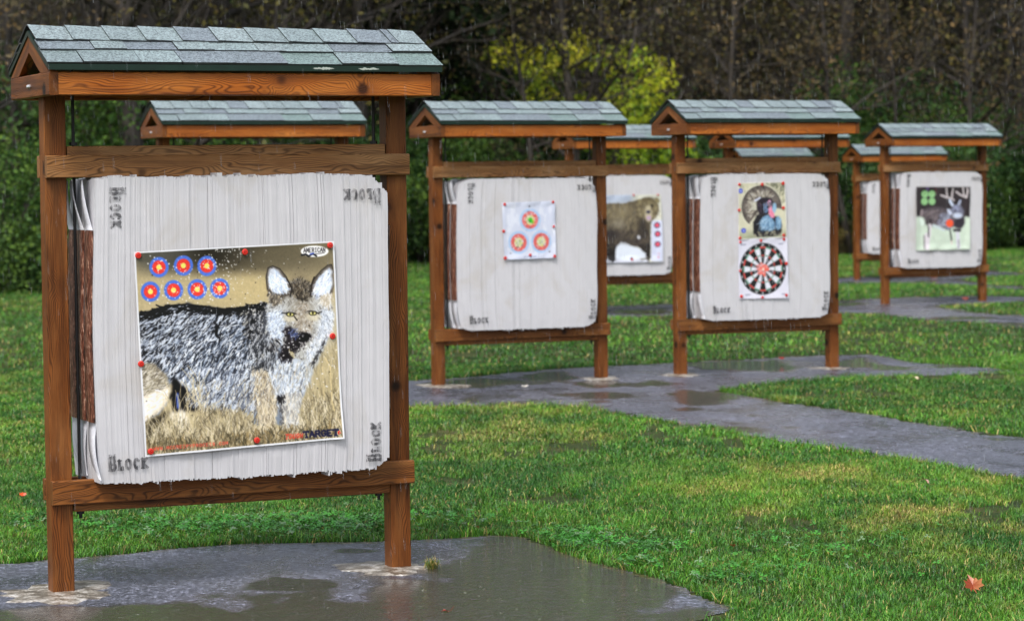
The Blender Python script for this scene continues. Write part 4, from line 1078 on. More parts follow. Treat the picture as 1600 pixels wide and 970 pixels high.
def mat_path():
    m = NT('wet_asphalt')
    co = m.n('TexCoord').outputs['Object']
    wet = m.n('Attribute', attribute_name='wet').outputs['Fac']
    g = m.noise(co, 75, 3, .85); g2 = m.noise(co, 28, 3, .75); big = m.noise(co, 1.3, 5, .6)
    dirt = m.n('Attribute', attribute_name='dirt').outputs['Fac']
    mid = m.noise(m.vmath('MULTIPLY', co, (1, .6, 1)), 2.6, 6, .7, .3)
    agg = m.ramp(m.math('MULTIPLY_ADD', g2, .35, m.math('MULTIPLY', g, .65)), [(.40, .015), (.50, .06), (.57, .17), (.66, .55)])
    agg = m.mix(1., agg, (.86, .93, 1.2), 'MULTIPLY')  # bluish tint paints the reflected sky into the asphalt colour
    dry = m.mix(m.n('MapRange', {'Value': big, 'From Min': .35, 'From Max': .65}).outputs[0], agg, m.mix(1., agg, (1.5, 1.45, 1.5), 'MULTIPLY'))
    silt_reflection = m.mix(big, (.026, .019, .014), (.060, .045, .034))  # puddle silt, its brown also painting in the reflected woods
    dry = m.mix(m.n('MapRange', {'Value': mid, 'From Min': .5, 'From Max': .62, 'To Max': .6}).outputs[0], dry, m.mix(1., dry, (.45, .43, .42), 'MULTIPLY'))
    dcol = m.ramp(m.noise(co, 60, 4, .8), [(.38, lin((40, 30, 20))), (.5, lin((92, 72, 48))), (.62, lin((150, 130, 96)))])
    dmask = m.math('MULTIPLY', dirt, m.n('MapRange', {'Value': m.noise(co, 16, 4, .75), 'From Min': .42, 'From Max': .6}).outputs[0])
    m.set(Base_Color=m.mix(dmask, m.mix(wet, dry, silt_reflection), dcol))
    rr = m.n('MapRange', {'Value': mid, 'From Min': .44, 'From Max': .62, 'To Min': .36, 'To Max': .20}).outputs[0]
    m.set(Roughness=m.n('Mix', {0: wet, 2: rr, 3: .03}, data_type='FLOAT').outputs[0])
    m.b.inputs['Specular IOR Level'].default_value = 1.0
    # film of water with drop rings
    v1 = m.n('TexVoronoi', {'Vector': co, 'Scale': 11.}, feature='F1').outputs['Distance']
    ring = m.math('MULTIPLY', m.math('SINE', m.math('MULTIPLY', v1, 34.)), m.n('MapRange', {'Value': v1, 'From Min': .55, 'From Max': .1}).outputs[0])
    rip = m.math('MULTIPLY_ADD', ring, .3, m.noise(co, 17, 5, .75, .4))
    b1 = m.n('Bump', {'Height': m.math('MULTIPLY_ADD', g, .6, g2), 'Strength': m.math('MULTIPLY_ADD', wet, -.8, .85), 'Distance': .009})
    b2 = m.n('Bump', {'Height': rip, 'Strength': m.math('MULTIPLY', wet, .8), 'Distance': .024, 'Normal': b1.outputs[0]})
    m.set(Normal=b2.outputs[0])
    return m.m
ASPH = mat_path()
# shallow water: centre px, radii px on the photograph, later stored as a property of the ground there
PUD = [(830, 905, 190, 50), (700, 940, 260, 45), (560, 960, 200, 40), (990, 925, 70, 26), (870, 960, 110, 30), (200, 975, 260, 28), (460, 915, 90, 10), (400, 845, 60, 5), (560, 862, 60, 6),
       (760, 598, 95, 8), (860, 590, 60, 9), (940, 600, 40, 8), (1010, 600, 60, 6), (1090, 622, 50, 16), (1180, 573, 110, 9), (1340, 568, 60, 12), (1390, 575, 50, 6), (1080, 640, 40, 5), (950, 618, 60, 5), (1500, 572, 60, 4),
       (870, 655, 60, 5), (1130, 672, 60, 5), (1500, 590, 30, 3), (1330, 476, 30, 3), (1000, 488, 40, 3), (1500, 497, 50, 3), (1590, 507, 40, 4), (1560, 446, 60, 2)]
PATHRES = [.02, .045, .09, .12]
DISTP = []
for poly, res, nm, pi_ in zip(WPOLY, PATHRES, ('path', 'path', 'path', 'path'), range(4)):
    P_ = np.array(poly)
    x0, y0 = P_.min(0); x1, y1 = P_.max(0)
    x0 = max(x0, -6 if pi_ else -3.2); x1 = min(x1, 14)
    nx = int((x1-x0)/res); ny = int((y1-y0)/res)
    cx = x0+(np.arange(nx)+.5)*res; cy = y0+(np.arange(ny)+.5)*res
    CX, CY = np.meshgrid(cx, cy)
    jit = res*2.4
    k = inpoly(CX+(fbm(CX*6, CY*6, 3)-.5)*jit*3, CY+(fbm(CX*6, CY*6, 4)-.5)*jit*3, poly)
    vx = x0+np.arange(nx+1)*res; vy = y0+np.arange(ny+1)*res
    VX, VY = np.meshgrid(vx, vy)
    ii = np.arange(VX.size).reshape(VX.shape)
    F = np.stack([ii[:-1, :-1], ii[:-1, 1:], ii[1:, 1:], ii[1:, :-1]], -1)[k]
    Z = gz(VX, VY)
    px, py = to_px(VX, VY, Z)
    wet = np.zeros_like(px)
    for (a, b, c, d) in PUD:
        wet = np.maximum(wet, 1.15-np.hypot((px-a)/c, (py-b)/d)*.85)
    nz = fbm(VX*1.6, VY*.9, 21, 5)
    wet = wet+(fbm(VX*6, VY*3.2, 45, 4)-.5)*.75
    wet = np.clip(sm(wet+(nz-.5)*1.3, .24, .50)+.5*sm(fbm(VX*3.1, VY*1.6, 77, 4), .50, .72)*sm(wet+(nz-.5), -.1, .4), 0, 1)
    e = np.zeros_like(VX); dd = max(res*1.5, .05)
    for q in range(8):
        e += ~inpoly(VX+dd*math.cos(q*.785), VY+dd*1.6*math.sin(q*.785), poly)
    dirt = np.clip(e/4., 0, 1)*.9
    V = np.stack([VX, VY, Z+.004], -1).reshape(-1, 3)
    used = np.unique(F); rm = np.full(len(V), -1); rm[used] = np.arange(len(used))
    o = np_mesh(nm, V[used], rm[F], ASPH, attrs={'wet': wet.ravel()[used], 'dirt': dirt.ravel()[used]}, smooth=True)
    tag(o, ('near wet asphalt pad under the coyote stand', 'wet asphalt path passing the ring and turkey stands', 'distant wet path passing the deer stand', 'farthest wet path beyond the deer stand')[pi_], kind='structure')

# concrete footings round the posts
def mat_conc():
    m = NT('wet_concrete')
    co = m.n('TexCoord').outputs['Object']
    a = m.noise(co, 14, 6, .7, .5); b = m.noise(co, 90, 3, .7)
    col = m.ramp(m.math('MULTIPLY_ADD', a, .7, m.math('MULTIPLY', b, .3)), [(.38, lin((58, 52, 44))), (.47, lin((112, 102, 88))), (.53, lin((166, 160, 150))), (.64, lin((214, 212, 208)))])
    m.set(Base_Color=col, Roughness=.3); m.bump(b, .5, .004)
    return m.m
CONC = mat_conc()
def footing(cx, cy, rx, ry, label, seed, r0=.0):
    n = 46; rings = [1., .93, .6, .2]
    vs = []; h = [.0015, .006, .010, .011]
    for q, (rr, hh_) in enumerate(zip(rings, h)):
        for k in range(n):
            t = 2*math.pi*k/n
            wob = 1+.8*(float(fbm(np.array([math.cos(t)*1.7+seed*3.3]), np.array([math.sin(t)*1.7+seed]), seed, 4)[0])-.5)*2
            x = cx+rx*rr*wob*math.cos(t); y = cy+ry*rr*wob*math.sin(t)
            vs.append((x, y, float(gz(x, y))+hh_))
    fs = [(j*n+k, j*n+(k+1) % n, (j+1)*n+(k+1) % n, (j+1)*n+k) for j in range(3) for k in range(n)]
    fs.append(tuple(3*n+k for k in range(n)))
    mb = MB(); mb.add(vs, fs); o = mb.build('concrete_footing', CONC, None, True)
    tag(o, label, 'footing')
def postpos(key, side, v=VC):
    x, y, th, z = STANDS[key]; u = side*POSTS/2
    return x+u*math.cos(th)-v*math.sin(th), y+u*math.sin(th)+v*math.cos(th)
for key, nm in (('coyote', 'coyote stand'), ('ring', 'ring sheet stand'), ('turkey', 'turkey stand')):
    for sd_, sn in ((-1, 'left'), (1, 'right')):
        x, y = postpos(key, sd_)
        rr = .29 if key == 'coyote' else .21
        if key == 'coyote' and sd_ > 0: x -= .03; rr = .23
        footing(x, y-.02, rr, rr*.95, 'pale rough concrete patch around the %s post of the %s' % (sn, nm), len(key)+sd_)

# ------------------------------------------------------------------ grass
def inpath(x, y, grow=0.):
    k = np.zeros(x.shape, bool)
    for p in WPOLY: k |= inpoly(x, y, p)
    return k
def grass_blades(seed, n, xr, yr, h, wd, seg2=True, keep=None, lean=.5):
    """returns vertices, triangles, colours for n blades"""
    rng = np.random.default_rng(seed)
    # uniform in the view trapezoid (plus margin)
    y = np.sqrt(rng.uniform(yr[0]**2, yr[1]**2, n))
    half = y*.21+1.6
    x = rng.uniform(-1, 1, n)*half
    x = x+xr
    ok = ~inpath(x, y)
    if keep is not None: ok &= keep(x, y, rng)
    # bare soil spots
    bare = fbm(x*2.2, y*1.1, 77, 4)
    dry = fbm(x*.55+3, y*.30, 31, 4)
    px, py = to_px(x, y, np.zeros_like(x))
    dryp = np.zeros_like(x)
    for (a, b, c, d) in ((1230, 760, 260, 26), (1440, 800, 200, 26), (1420, 640, 200, 22), (1180, 800, 150, 20), (1540, 720, 120, 20), (850, 790, 140, 16), (1100, 640, 120, 12), (30, 650, 120, 40), (820, 640, 140, 14), (620, 835, 120, 12), (1250, 880, 200, 16), (1500, 870, 100, 16), (60, 860, 80, 12), (1320, 530, 160, 14)):
        dryp = np.maximum(dryp, np.exp(-((px-a)/c)**2-((py-b)/d)**2))
    dry = .5+(dry-.5)*.45+(fbm(x*4.3, y*2.6, 8, 3)-.5)*.30+dryp*.065-.08
    darkp = np.zeros_like(x)
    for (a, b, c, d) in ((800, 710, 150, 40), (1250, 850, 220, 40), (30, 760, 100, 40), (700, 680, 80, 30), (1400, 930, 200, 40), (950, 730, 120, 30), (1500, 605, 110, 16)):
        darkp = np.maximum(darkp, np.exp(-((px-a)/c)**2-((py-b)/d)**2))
    ok &= ~((bare > .70) & (rng.random(n) < .93)) & ~((dry > .66) & (rng.random(n) < .35))
    x, y, dry, darkp, bare = x[ok], y[ok], dry[ok], darkp[ok], bare[ok]
    n = len(x)
    cl = fbm(x*5, y*3, 13, 3)
    hh = h*rng.uniform(.45, 1.25, n)*(.45+1.15*cl)*(1-.35*sm(dry, .5, .7))
    wd = wd*rng.uniform(.7, 1.3, n)
    az = rng.uniform(0, 2*np.pi, n)
    la = az+rng.normal(0, .8, n)+1.2
    ln = hh*np.abs(rng.normal(lean, .35, n))
    z = gz(x, y)
    dx, dy = np.cos(az)*wd/2, np.sin(az)*wd/2
    lx, ly = np.cos(la)*ln, np.sin(la)*ln
    V = np.empty((n, 5, 3), np.float32)
    V[:, 0] = np.stack([x-dx, y-dy, z-.004], -1); V[:, 1] = np.stack([x+dx, y+dy, z-.004], -1)
    mx, my = x+lx*.35, y+ly*.35
    V[:, 2] = np.stack([mx+dx*.8, my+dy*.8, z+hh*.6], -1); V[:, 3] = np.stack([mx-dx*.8, my-dy*.8, z+hh*.6], -1)
    V[:, 4] = np.stack([x+lx, y+ly, z+hh*np.clip(1-.3*ln/hh, .4, 1)], -1)
    b = (np.arange(n)*5)[:, None]
    F = np.concatenate([b+np.array([0, 1, 2]), b+np.array([0, 2, 3]), b+np.array([3, 2, 4])], 0)
    green = lin((72, 130, 36)); lime = lin((120, 166, 50)); dk = lin((46, 98, 30)); straw = lin((190, 168, 104)); yel = lin((138, 158, 54)); brn = lin((120, 92, 54))
    r = rng.random(n)
    big = .5*fbm(x*.9, y*.5, 50, 3)+.5*fbm(x*6, y*3.5, 51, 3)
    t = sm(big, .38, .62)[:, None]
    col = dk*(1-t)+green*t
    t = sm(rng.random(n)+big-.55, .5, 1.)[:, None]*.8; col = col*(1-t)+lime*t
    t = (sm(dry, .46, .60)*rng.uniform(.3, 1, n))[:, None]; col = col*(1-t)+yel*t
    t = ((r < .05+.50*sm(dry, .52, .68))*1.)[:, None]*.9; col = col*(1-t)+straw*t
    t = ((rng.random(n) < .03+.1*sm(dry, .6, .7))*1.)[:, None]; col = col*(1-t)+brn*t
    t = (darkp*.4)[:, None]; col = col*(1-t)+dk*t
    col = col*rng.uniform(.55, 1.45, n)[:, None]*(.75+.5*cl)[:, None]
    return V.reshape(-1, 3), F, np.repeat(col, 5, 0)
GRASS = vcol('grass_blade', .42, .45, 0, transl=.22)
parts = []
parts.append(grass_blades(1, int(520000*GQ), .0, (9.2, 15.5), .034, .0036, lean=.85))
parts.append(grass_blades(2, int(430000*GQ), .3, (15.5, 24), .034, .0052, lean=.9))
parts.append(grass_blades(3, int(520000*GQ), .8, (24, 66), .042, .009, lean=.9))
# ragged fringe of longer blades at the path edges
def edgekeep(x, y, rng):
    k = np.zeros(x.shape, bool)
    for ddx, ddy in ((.05, 0), (-.05, 0), (0, .07), (0, -.07)): k |= inpath(x+ddx, y+ddy)
    return k
parts.append(grass_blades(4, int(700000*GQ), .2, (9.2, 24), .058, .0045, keep=edgekeep, lean=.9))
off = 0; Vs = []; Fs = []; Cs = []
for v, f, c_ in parts:
    Vs.append(v); Fs.append(f+off); Cs.append(c_); off += len(v)
g = np_mesh('grass', np.concatenate(Vs), np.concatenate(Fs), GRASS, col=np.concatenate(Cs))
tag(g, 'wet lawn grass with yellowed and bare patches between the paths', 'grass', kind='stuff')
del Vs, Fs, Cs, parts

# broad leaved clover along the pad edge
def clover(seed, spots):
    rng = np.random.default_rng(seed); V = []; Fc = []; Cc = []; n0 = 0
    for (a, b, c, d, n) in spots:
        for _ in range(n):
            px, py = a+rng.normal(0, c), b+rng.normal(0, d)
            x, y = ground(px, py)
            if inpath(np.array([x]), np.array([y+.02]))[0]: continue
            z = float(gz(x, y))+rng.uniform(.02, .055)
            s = rng.uniform(.007, .014); a0 = rng.uniform(0, 6.28)
            col = lin((66, 138, 40))*rng.uniform(.45, 1.25) if rng.random() < .88 else lin((112, 140, 100))
            tl = rng.uniform(-.5, .5, 2)
            for k in range(3):
                t = a0+k*2.094
                pts = []
                for (rr, dt) in ((0, 0), (.8, -.5), (1.5, -.35), (1.35, 0), (1.5, .35), (.8, .5)):
                    lx, ly = s*rr*math.cos(t+dt), s*rr*math.sin(t+dt)
                    pts.append((x+lx, y+ly, z+lx*tl[0]+ly*tl[1]))
                V += pts; Fc.append([n0+i for i in range(6)]); Cc += [col]*6; n0 += 6
    return np_mesh('clover', np.array(V), np.array(Fc), vcol('clover_leaf', .35, .5, 0, transl=.15), col=np.array(Cc))
cv = clover(5, [(300, 828, 110, 9, 900), (480, 826, 60, 8, 420), (560, 822, 50, 9, 260), (900, 852, 38, 9, 620), (1020, 862, 30, 6, 160), (1000, 888, 20, 4, 90), (25, 822, 16, 6, 60), (700, 815, 60, 8, 160), (1150, 905, 60, 8, 160), (1300, 880, 120, 20, 160), (1230, 850, 100, 10, 120)])
tag(cv, 'clover and broad leaved weeds along the asphalt edge', 'clover', kind='stuff')

# tuft at the foot of the near right post
def tuft(px, py, n, h, label):
    x, y = ground(px, py); z = float(gz(x, y))+.004
    rng = np.random.default_rng(int(px)); mb = MB()
    for k in range(n):
        a = rng.uniform(0, 6.28); l = h*rng.uniform(.5, 1.1); w_ = .0013; o_ = rng.uniform(.3, 1.5)
        bx, by = x+rng.normal(0, .012), y+rng.normal(0, .012)
        ex, ey = math.cos(a), math.sin(a); sx, sy = -ey*w_, ex*w_
        P_ = [(bx-sx, by-sy, z), (bx+sx, by+sy, z), (bx+ex*l*o_*.4+sx, by+ey*l*o_*.4+sy, z+l*.6), (bx+ex*l*o_*.4-sx, by+ey*l*o_*.4-sy, z+l*.6), (bx+ex*l*o_, by+ey*l*o_, z+l*(1.0-.45*o_))]
        c_ = lin([(96, 120, 40), (150, 140, 70), (70, 104, 34), (170, 150, 90)][rng.integers(4)])
        mb.add(P_, [(0, 1, 2, 3), (3, 2, 4)], tuple(c_))
    o = mb.build('grass_tuft', GRASS); tag(o, label, 'grass tuft')
tuft(675, 889, 110, .062, 'small tuft of yellow green grass on the asphalt beside the near right post')

# fallen leaves
LEAFM = vcol('fallen_leaf', .4, .5, 60, .3, transl=.1)
def maple(px, py, size, rot, col, col2, label, lift=.03, tilt=.5, group=None):
    x, y = ground(px, py); z = float(gz(x, y))+lift
    out = [(0, -.9, 0), (.06, -.3, 0), (.45, -.55, 0), (.38, -.3, 0), (.95, -.2, 0), (.72, .0, 0), (.9, .35, 0), (.5, .25, 0), (.42, .5, 0), (.22, .42, 0), (0, 1.0, 0)]
    out += [(-a, b, c) for (a, b, c) in reversed(out[1:-1])]
    M = Matrix.Rotation(rot, 3, 'Z') @ Matrix.Rotation(tilt, 3, 'X')
    vs = [Vector((0, 0, .0))]+[Vector((a, b, .22*abs(a)+.10*math.sin(b*4))) for (a, b, c) in out]
    P_ = [tuple(M @ (v*size)+Vector((x, y, z))) for v in vs]
    n = len(out); mb = MB()
    mb.add(P_, [(0, i, i % n+1) for i in range(1, n+1)], tuple(lin(col)))
    for i in range(1, n//2+1): mb.c[i] = tuple(lin(col2))
    st = M @ Vector((0, -1.5*size, .02))+Vector((x, y, z)); b0 = Vector(P_[1])
    mb.tube([tuple(b0), tuple(st)], [.0012, .0009], 5, tuple(lin((120, 60, 30))))
    o = mb.build('fallen_leaf', LEAFM); tag(o, label, 'leaf', group)
maple(1520, 931, .052, .5, (150, 62, 24), (176, 112, 66), 'orange and pale brown maple leaf on the grass at the lower right', .045, .9)
maple(36, 784, .022, .3, (214, 80, 30), (196, 70, 30), 'bright orange leaf on the grass left of the coyote stand', .04, .6)
maple(1449, 764, .024, 1.2, (196, 120, 110), (226, 196, 180), 'pinkish leaf standing in the yellow grass at mid right', .04, .8)
maple(697, 957, .02, 1.9, (176, 66, 30), (150, 56, 30), 'small red leaf floating on the puddle right of the coyote stand', .008, .1)
maple(1432, 600, .03, .9, (226, 206, 170), (210, 190, 160), 'pale leaf on the grass island right of the turkey stand', .05, .4)
maple(745, 833, .022, 2.2, (170, 96, 60), (150, 90, 60), 'brown leaf at the grass edge behind the puddle', .03, .6)
maple(1221, 563, .03, .2, (206, 50, 30), (190, 40, 30), 'red leaf on the wet path under the turkey stand', .02, .4)
maple(1508, 470, .05, .2, (214, 110, 90), (200, 90, 70), 'reddish leaf on the path beside the right post of the deer stand', .03, .5)
maple(820, 605, .03, .2, (210, 206, 196), (226, 220, 210), 'pale scrap of leaf on the wet path under the ring sheet stand', .01, .1)
maple(1145, 862, .016, 2.8, (150, 100, 60), (170, 120, 70), 'small brown leaf in the lawn right of the near pad', .03, .6)

# ------------------------------------------------------------------ woodland
def edge_y(x):
    return np.interp(x, [-14, -7.6, -4.5, -2, 7, 11.5, 20], [38, 42.5, 50, 56, 57.5, 61, 66])
BARKM = NT('tree_bark')
_co = BARKM.n('TexCoord').outputs['Object']
_n = BARKM.noise(BARKM.vmath('MULTIPLY', _co, (14, 14, 3)), 1, 5, .7)
BARKM.set(Base_Color=BARKM.ramp(_n, [(.35, lin((26, 22, 20))), (.55, lin((54, 48, 42))), (.7, lin((84, 78, 70)))]), Roughness=.7)
BARKM.bump(_n, .6, .02); BARKM = BARKM.m
LEAF = vcol('foliage', .6, .15, 0, transl=.25)
def leafcloud(rng, centers, n, size, cols, squash=1.):
    """n leaf faces scattered round weighted centres; each an irregular quad"""
    C_ = np.array([c[:3] for c in centers]); S_ = np.array([c[3] for c in centers]); W_ = S_**2/np.sum(S_**2)
    k = rng.choice(len(C_), n, p=W_)
    d = rng.normal(0, 1, (n, 3)); d /= np.linalg.norm(d, axis=1)[:, None]
    r = rng.uniform(.25, 1.08, n)**.6
    p = C_[k]+d*(S_[k]*r)[:, None]*np.array([1, 1, squash])
    a = rng.normal(0, 1, (n, 3)); a /= np.linalg.norm(a, axis=1)[:, None]
    b = np.cross(a, rng.normal(0, 1, (n, 3))); b /= np.linalg.norm(b, axis=1)[:, None]
    s = (size*rng.uniform(.6, 1.4, n))[:, None]
    V = np.stack([p-a*s, p+b*s*.6, p+a*s, p-b*s*.6], 1).reshape(-1, 3)
    F = np.arange(n*4).reshape(n, 4)
    cl = np.array([lin(c) for c in cols])
    cc = cl[rng.integers(len(cl), size=len(C_))][k]*.6+cl[rng.integers(len(cl), size=n)]*.4
    cc = cc*rng.uniform(.65, 1.35, n)[:, None]
    return V, F, np.repeat(cc, 4, 0)
def branches(mb, rng, p, d, L, r, depth, tips, n=6):
    pts = [p]; rad = [r]; q = Vector(p); dd = Vector(d).normalized()
    seg_ = 5
    for i in range(seg_):
        dd = (dd+Vector(rng.normal(0, .16, 3))+Vector((0, 0, .03))).normalized()
        q = q+dd*(L/seg_); pts.append(tuple(q)); rad.append(r*(1-.62*(i+1)/seg_))
    mb.tube(pts, rad, n if depth else 4, cap=False)
    if depth <= 0: tips.append(tuple(q)); return
    for k in range(rng.integers(3, 6)):
        i = rng.integers(1, len(pts)); a = Vector(rng.normal(0, 1, 3)); a.z = abs(a.z)*.5
        nd = (dd*.7+a.normalized()*rng.uniform(.6, 1.1)).normalized()
        branches(mb, rng, pts[i], nd, L*rng.uniform(.45, .75), rad[i]*.6, depth-1, tips, 5)
def make_tree(seed, h, r, first, kind, leafcols, nleaf, lsize, limbs=9, lean=.0, hid=None):
    rng = np.random.default_rng(seed)
    root = empty('tree'); mb = MB(); tips = []
    pts = []; rad = []; x = y = 0.
    for i in range(10):
        t = i/9; x += rng.normal(lean, .10)*h/14; y += rng.normal(0, .08)*h/14
        pts.append((x, y, h*t-.2 if i == 0 else h*t)); rad.append(r*(1-.8*t)*(1.35 if i == 0 else 1))
    mb.tube(pts, rad, 10)
    mb.build('trunk', BARKM, root, True)
    mb = MB()
    for k in range(limbs):
        t = rng.uniform(first, .95); i = min(8, int(t*9)); f = t*9-i
        p = tuple(np.array(pts[i])*(1-f)+np.array(pts[i+1])*f); a = rng.uniform(0, 6.28)
        branches(mb, rng, p, (math.cos(a), math.sin(a), rng.uniform(.25, .9)), h*rng.uniform(.16, .30)*(1.25-t*.5), r*(1-.8*t)*.5, 2, tips)
    mb.build('limbs', BARKM, root, True)
    if nleaf:
        cs = [(*t_, rng.uniform(.5, 1.0)*h/13) for t_ in tips]
        V, F, cc = leafcloud(rng, cs, nleaf, lsize, leafcols)
        np_mesh('crown', V, F, LEAF, col=cc, parent=root)
    return root
def make_shrub(seed, h, w_, cols, n, lsize, nst=9):
    rng = np.random.default_rng(seed); root = empty('shrub'); mb = MB(); cs = []
    for k in range(nst):
        a = rng.uniform(0, 6.28); e = (math.cos(a)*w_*.5*rng.uniform(.2, 1), math.sin(a)*w_*.5*rng.uniform(.2, 1), h*rng.uniform(.55, 1))
        m_ = (e[0]*.35, e[1]*.35, e[2]*.5); mb.tube([(e[0]*.1, e[1]*.1, -.1), m_, e], [.035, .022, .008], 5)
        cs.append((*e, rng.uniform(.22, .42)*h)); cs.append((m_[0]*1.8, m_[1]*1.8, h*rng.uniform(.15, .5), rng.uniform(.25, .42)*h))
    mb.build('stems', BARKM, root, True)
    V, F, cc = leafcloud(rng, cs, n, lsize, cols, .85); V[:, 2] = np.abs(V[:, 2])
    np_mesh('foliage', V, F, LEAF, col=cc, parent=root)
    return root
GRN = [(74, 108, 48), (50, 82, 40), (98, 126, 60), (42, 68, 36), (68, 98, 60)]
DRK = [(26, 44, 26), (36, 58, 32), (20, 34, 22), (44, 62, 34)]
YEL = [(204, 204, 50), (168, 184, 52), (118, 150, 50), (212, 204, 70), (92, 126, 46)]
BRN = [(80, 74, 56), (92, 82, 58), (72, 68, 54), (118, 96, 60), (62, 60, 46)]
OLV = [(92, 90, 52), (112, 104, 54), (76, 80, 48), (58, 62, 42), (128, 116, 60)]
rngf = np.random.default_rng(99)
bare = [make_tree(100+i, hh_, rr, .12, 'bare', BRN if i % 2 else OLV, nl, .055, 18, ln_) for i, (hh_, rr, nl, ln_) in enumerate(((13, .17, 2600, .05), (11, .11, 2200, -.15), (14, .22, 3200, 0), (10, .09, 2400, .22), (12, .14, 3000, .1)))]
shr = [make_shrub(200+i, h_, w_, cl, int(n_*1.7), .046, 10) for i, (h_, w_, cl, n_) in enumerate(((2.2, 3.2, GRN, 5200), (1.7, 2.8, GRN+DRK, 4600), (2.8, 3.2, GRN+[(104, 132, 50)], 5600), (2.4, 3.4, DRK+GRN, 5200), (1.5, 2.6, OLV+BRN, 3600)))]
SHR = shr
first_used = {}
def put(src, x, y, rz, s, label, cat, group=None, name=None):
    if src.name not in first_used: o = src; first_used[src.name] = 1
    else: o = copy_tree(src)
    o.location = (x, y, float(gz(x, y))-.03); o.rotation_euler = (0, 0, rz); o.scale = (s, s, s*1.)
    tag(o, label, cat, group)
    return o
def at_dist(px, Y):  # lateral position on the ray of a photo column at depth Y
    return (px-800+ROLL*200)/FPX*Y
# prominent trees first
maskdone = []
evg = make_tree(301, 11, .24, .06, 'evergreen', DRK, 15000, .10, 26)
put(evg, at_dist(745, 61), 61, .3, 1.0, 'dark green dense evergreen tree behind the gap right of the nearest roof', 'tree')
evg2 = copy_tree(evg); evg2.location = (at_dist(1440, 72), 72, 0); evg2.rotation_euler = (0, 0, 2.); evg2.scale = (.9, .9, .9); tag(evg2, 'dark evergreen tree deep in the woods above the deer stand', 'tree')
def yellow_tree():
    rng = np.random.default_rng(41); root = empty('tree'); mb = MB(); cs = []
    stems = [((-.3, 0, 0), (-.5, 0, 2.2), (-.1, 0, 5.2), .07), ((.2, 0, 0), (.5, .1, 2.0), (1.0, 0, 5.0), .09), ((0, .2, 0), (.1, .2, 2.4), (.3, 0, 6.), .08), ((.3, 0, 0), (1.2, 0, 1.8), (2.0, 0, 3.6), .06), ((-.2, 0, 0), (-1.2, 0, 2.4), (-2.0, 0, 3.8), .05)]
    for a, b, c, r in stems: mb.tube([a, ((a[0]+b[0])/2+.06, 0, b[2]/2), b, ((b[0]+c[0])/2-.07, .1, (b[2]+c[2])/2), c], [r*1.3, r, r*.85, r*.6, r*.3], 8)
    tips = []
    for a, b, c, r in stems:
        for k in range(4):
            t = rng.uniform(.2, .9); p = tuple(np.array(b)*(1-t)+np.array(c)*t); an = rng.uniform(0, 6.28)
            branches(mb, rng, p, (math.cos(an), math.sin(an)*.6, .4), 1.2, r*.4, 1, tips)
    mb.build('trunk', BARKM, root, True)
    # crown masses: pixel offsets turned into metres about the foot
    for (px, py, rr) in ((800, 62, .32), (830, 78, .36), (870, 66, .40), (905, 60, .42), (850, 90, .3), (940, 70, .34), (780, 55, .2), (1005, 80, .30), (985, 60, .24), (1030, 110, .32), (1010, 130, .40), (1040, 90, .26), (985, 150, .4), (1020, 165, .36), (950, 150, .4), (900, 130, .30), (860, 140, .26), (970, 110, .3), (1000, 190, .4), (930, 185, .4), (890, 170, .3), (840, 120, .2), (1000, 220, .4), (960, 220, .45), (1060, 215, .35), (1030, 240, .4)):
        cs.append(((px-925)/FPX*58, rng.uniform(-.6, .6), (276-py)/FPX*58+1.64, rr*.8))
    ylw = [(c[0]+q*.22, c[1]+q, c[2]-abs(q)*.25-.08, c[3]*(1.2-.1*abs(q))) for c in cs for q in (-.9, 0., .9)]
    V, F, cc = leafcloud(rng, ylw, 5200, .050, YEL+YEL[:2]); V2 = V
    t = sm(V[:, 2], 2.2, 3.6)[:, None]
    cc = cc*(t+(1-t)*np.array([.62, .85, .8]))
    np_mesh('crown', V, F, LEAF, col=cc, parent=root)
    return root
yt = yellow_tree(); yt.location = (at_dist(925, 58), 58, float(gz(0, 58)))
tag(yt, 'bright yellow green leafy tree above the ring sheet stand', 'tree')
# large dark trunks left of the near roof and between
LT = 'dark bare trunked tree standing in the dim woods'
for i, (px, dy, s, v) in enumerate(((135, 6, 1.15, 2), (245, 4, 1.35, 2), (165, 9, 1.1, 0), (355, 6, 1.0, 0), (590, 7, 1.1, 4), (480, 9, 1.2, 2), (30, 5, 1.0, 1), (660, 5, 1.1, 0), (1310, 5, 1.25, 2), (1150, 8, 1.1, 2), (1575, 5, 1.0, 0), (1370, 4, .9, 3), (1220, 6, 1.0, 4))):
    Y = 55.; 
    for _ in range(4): Y = float(edge_y(at_dist(px, Y)))+dy
    nm = {135: 'dark tree trunk rising behind the left end of the nearest roof', 245: 'thick dark tree trunk behind the left part of the nearest roof', 1310: 'thick dark leaning tree behind the right end of the turkey stand roof', 1575: 'slender dark tree at the right edge behind the deer stand'}
    at_ = {165: 'behind the left part of the nearest roof, deeper in', 355: 'above the middle of the nearest roof', 590: 'above the right part of the nearest roof', 480: 'above the nearest roof, right of its middle', 30: 'at the left edge above the lawn', 660: 'just past the right end of the nearest roof', 1150: 'above the middle of the turkey stand roof', 1370: 'above the left end of the deer stand roof', 1220: 'above the right part of the turkey stand roof'}
    put(bare[v], at_dist(px, Y), Y, i*1.3, s, nm.get(px) or 'dark bare tree '+at_[px], 'tree', 'bare trees in the woods behind the lawn')
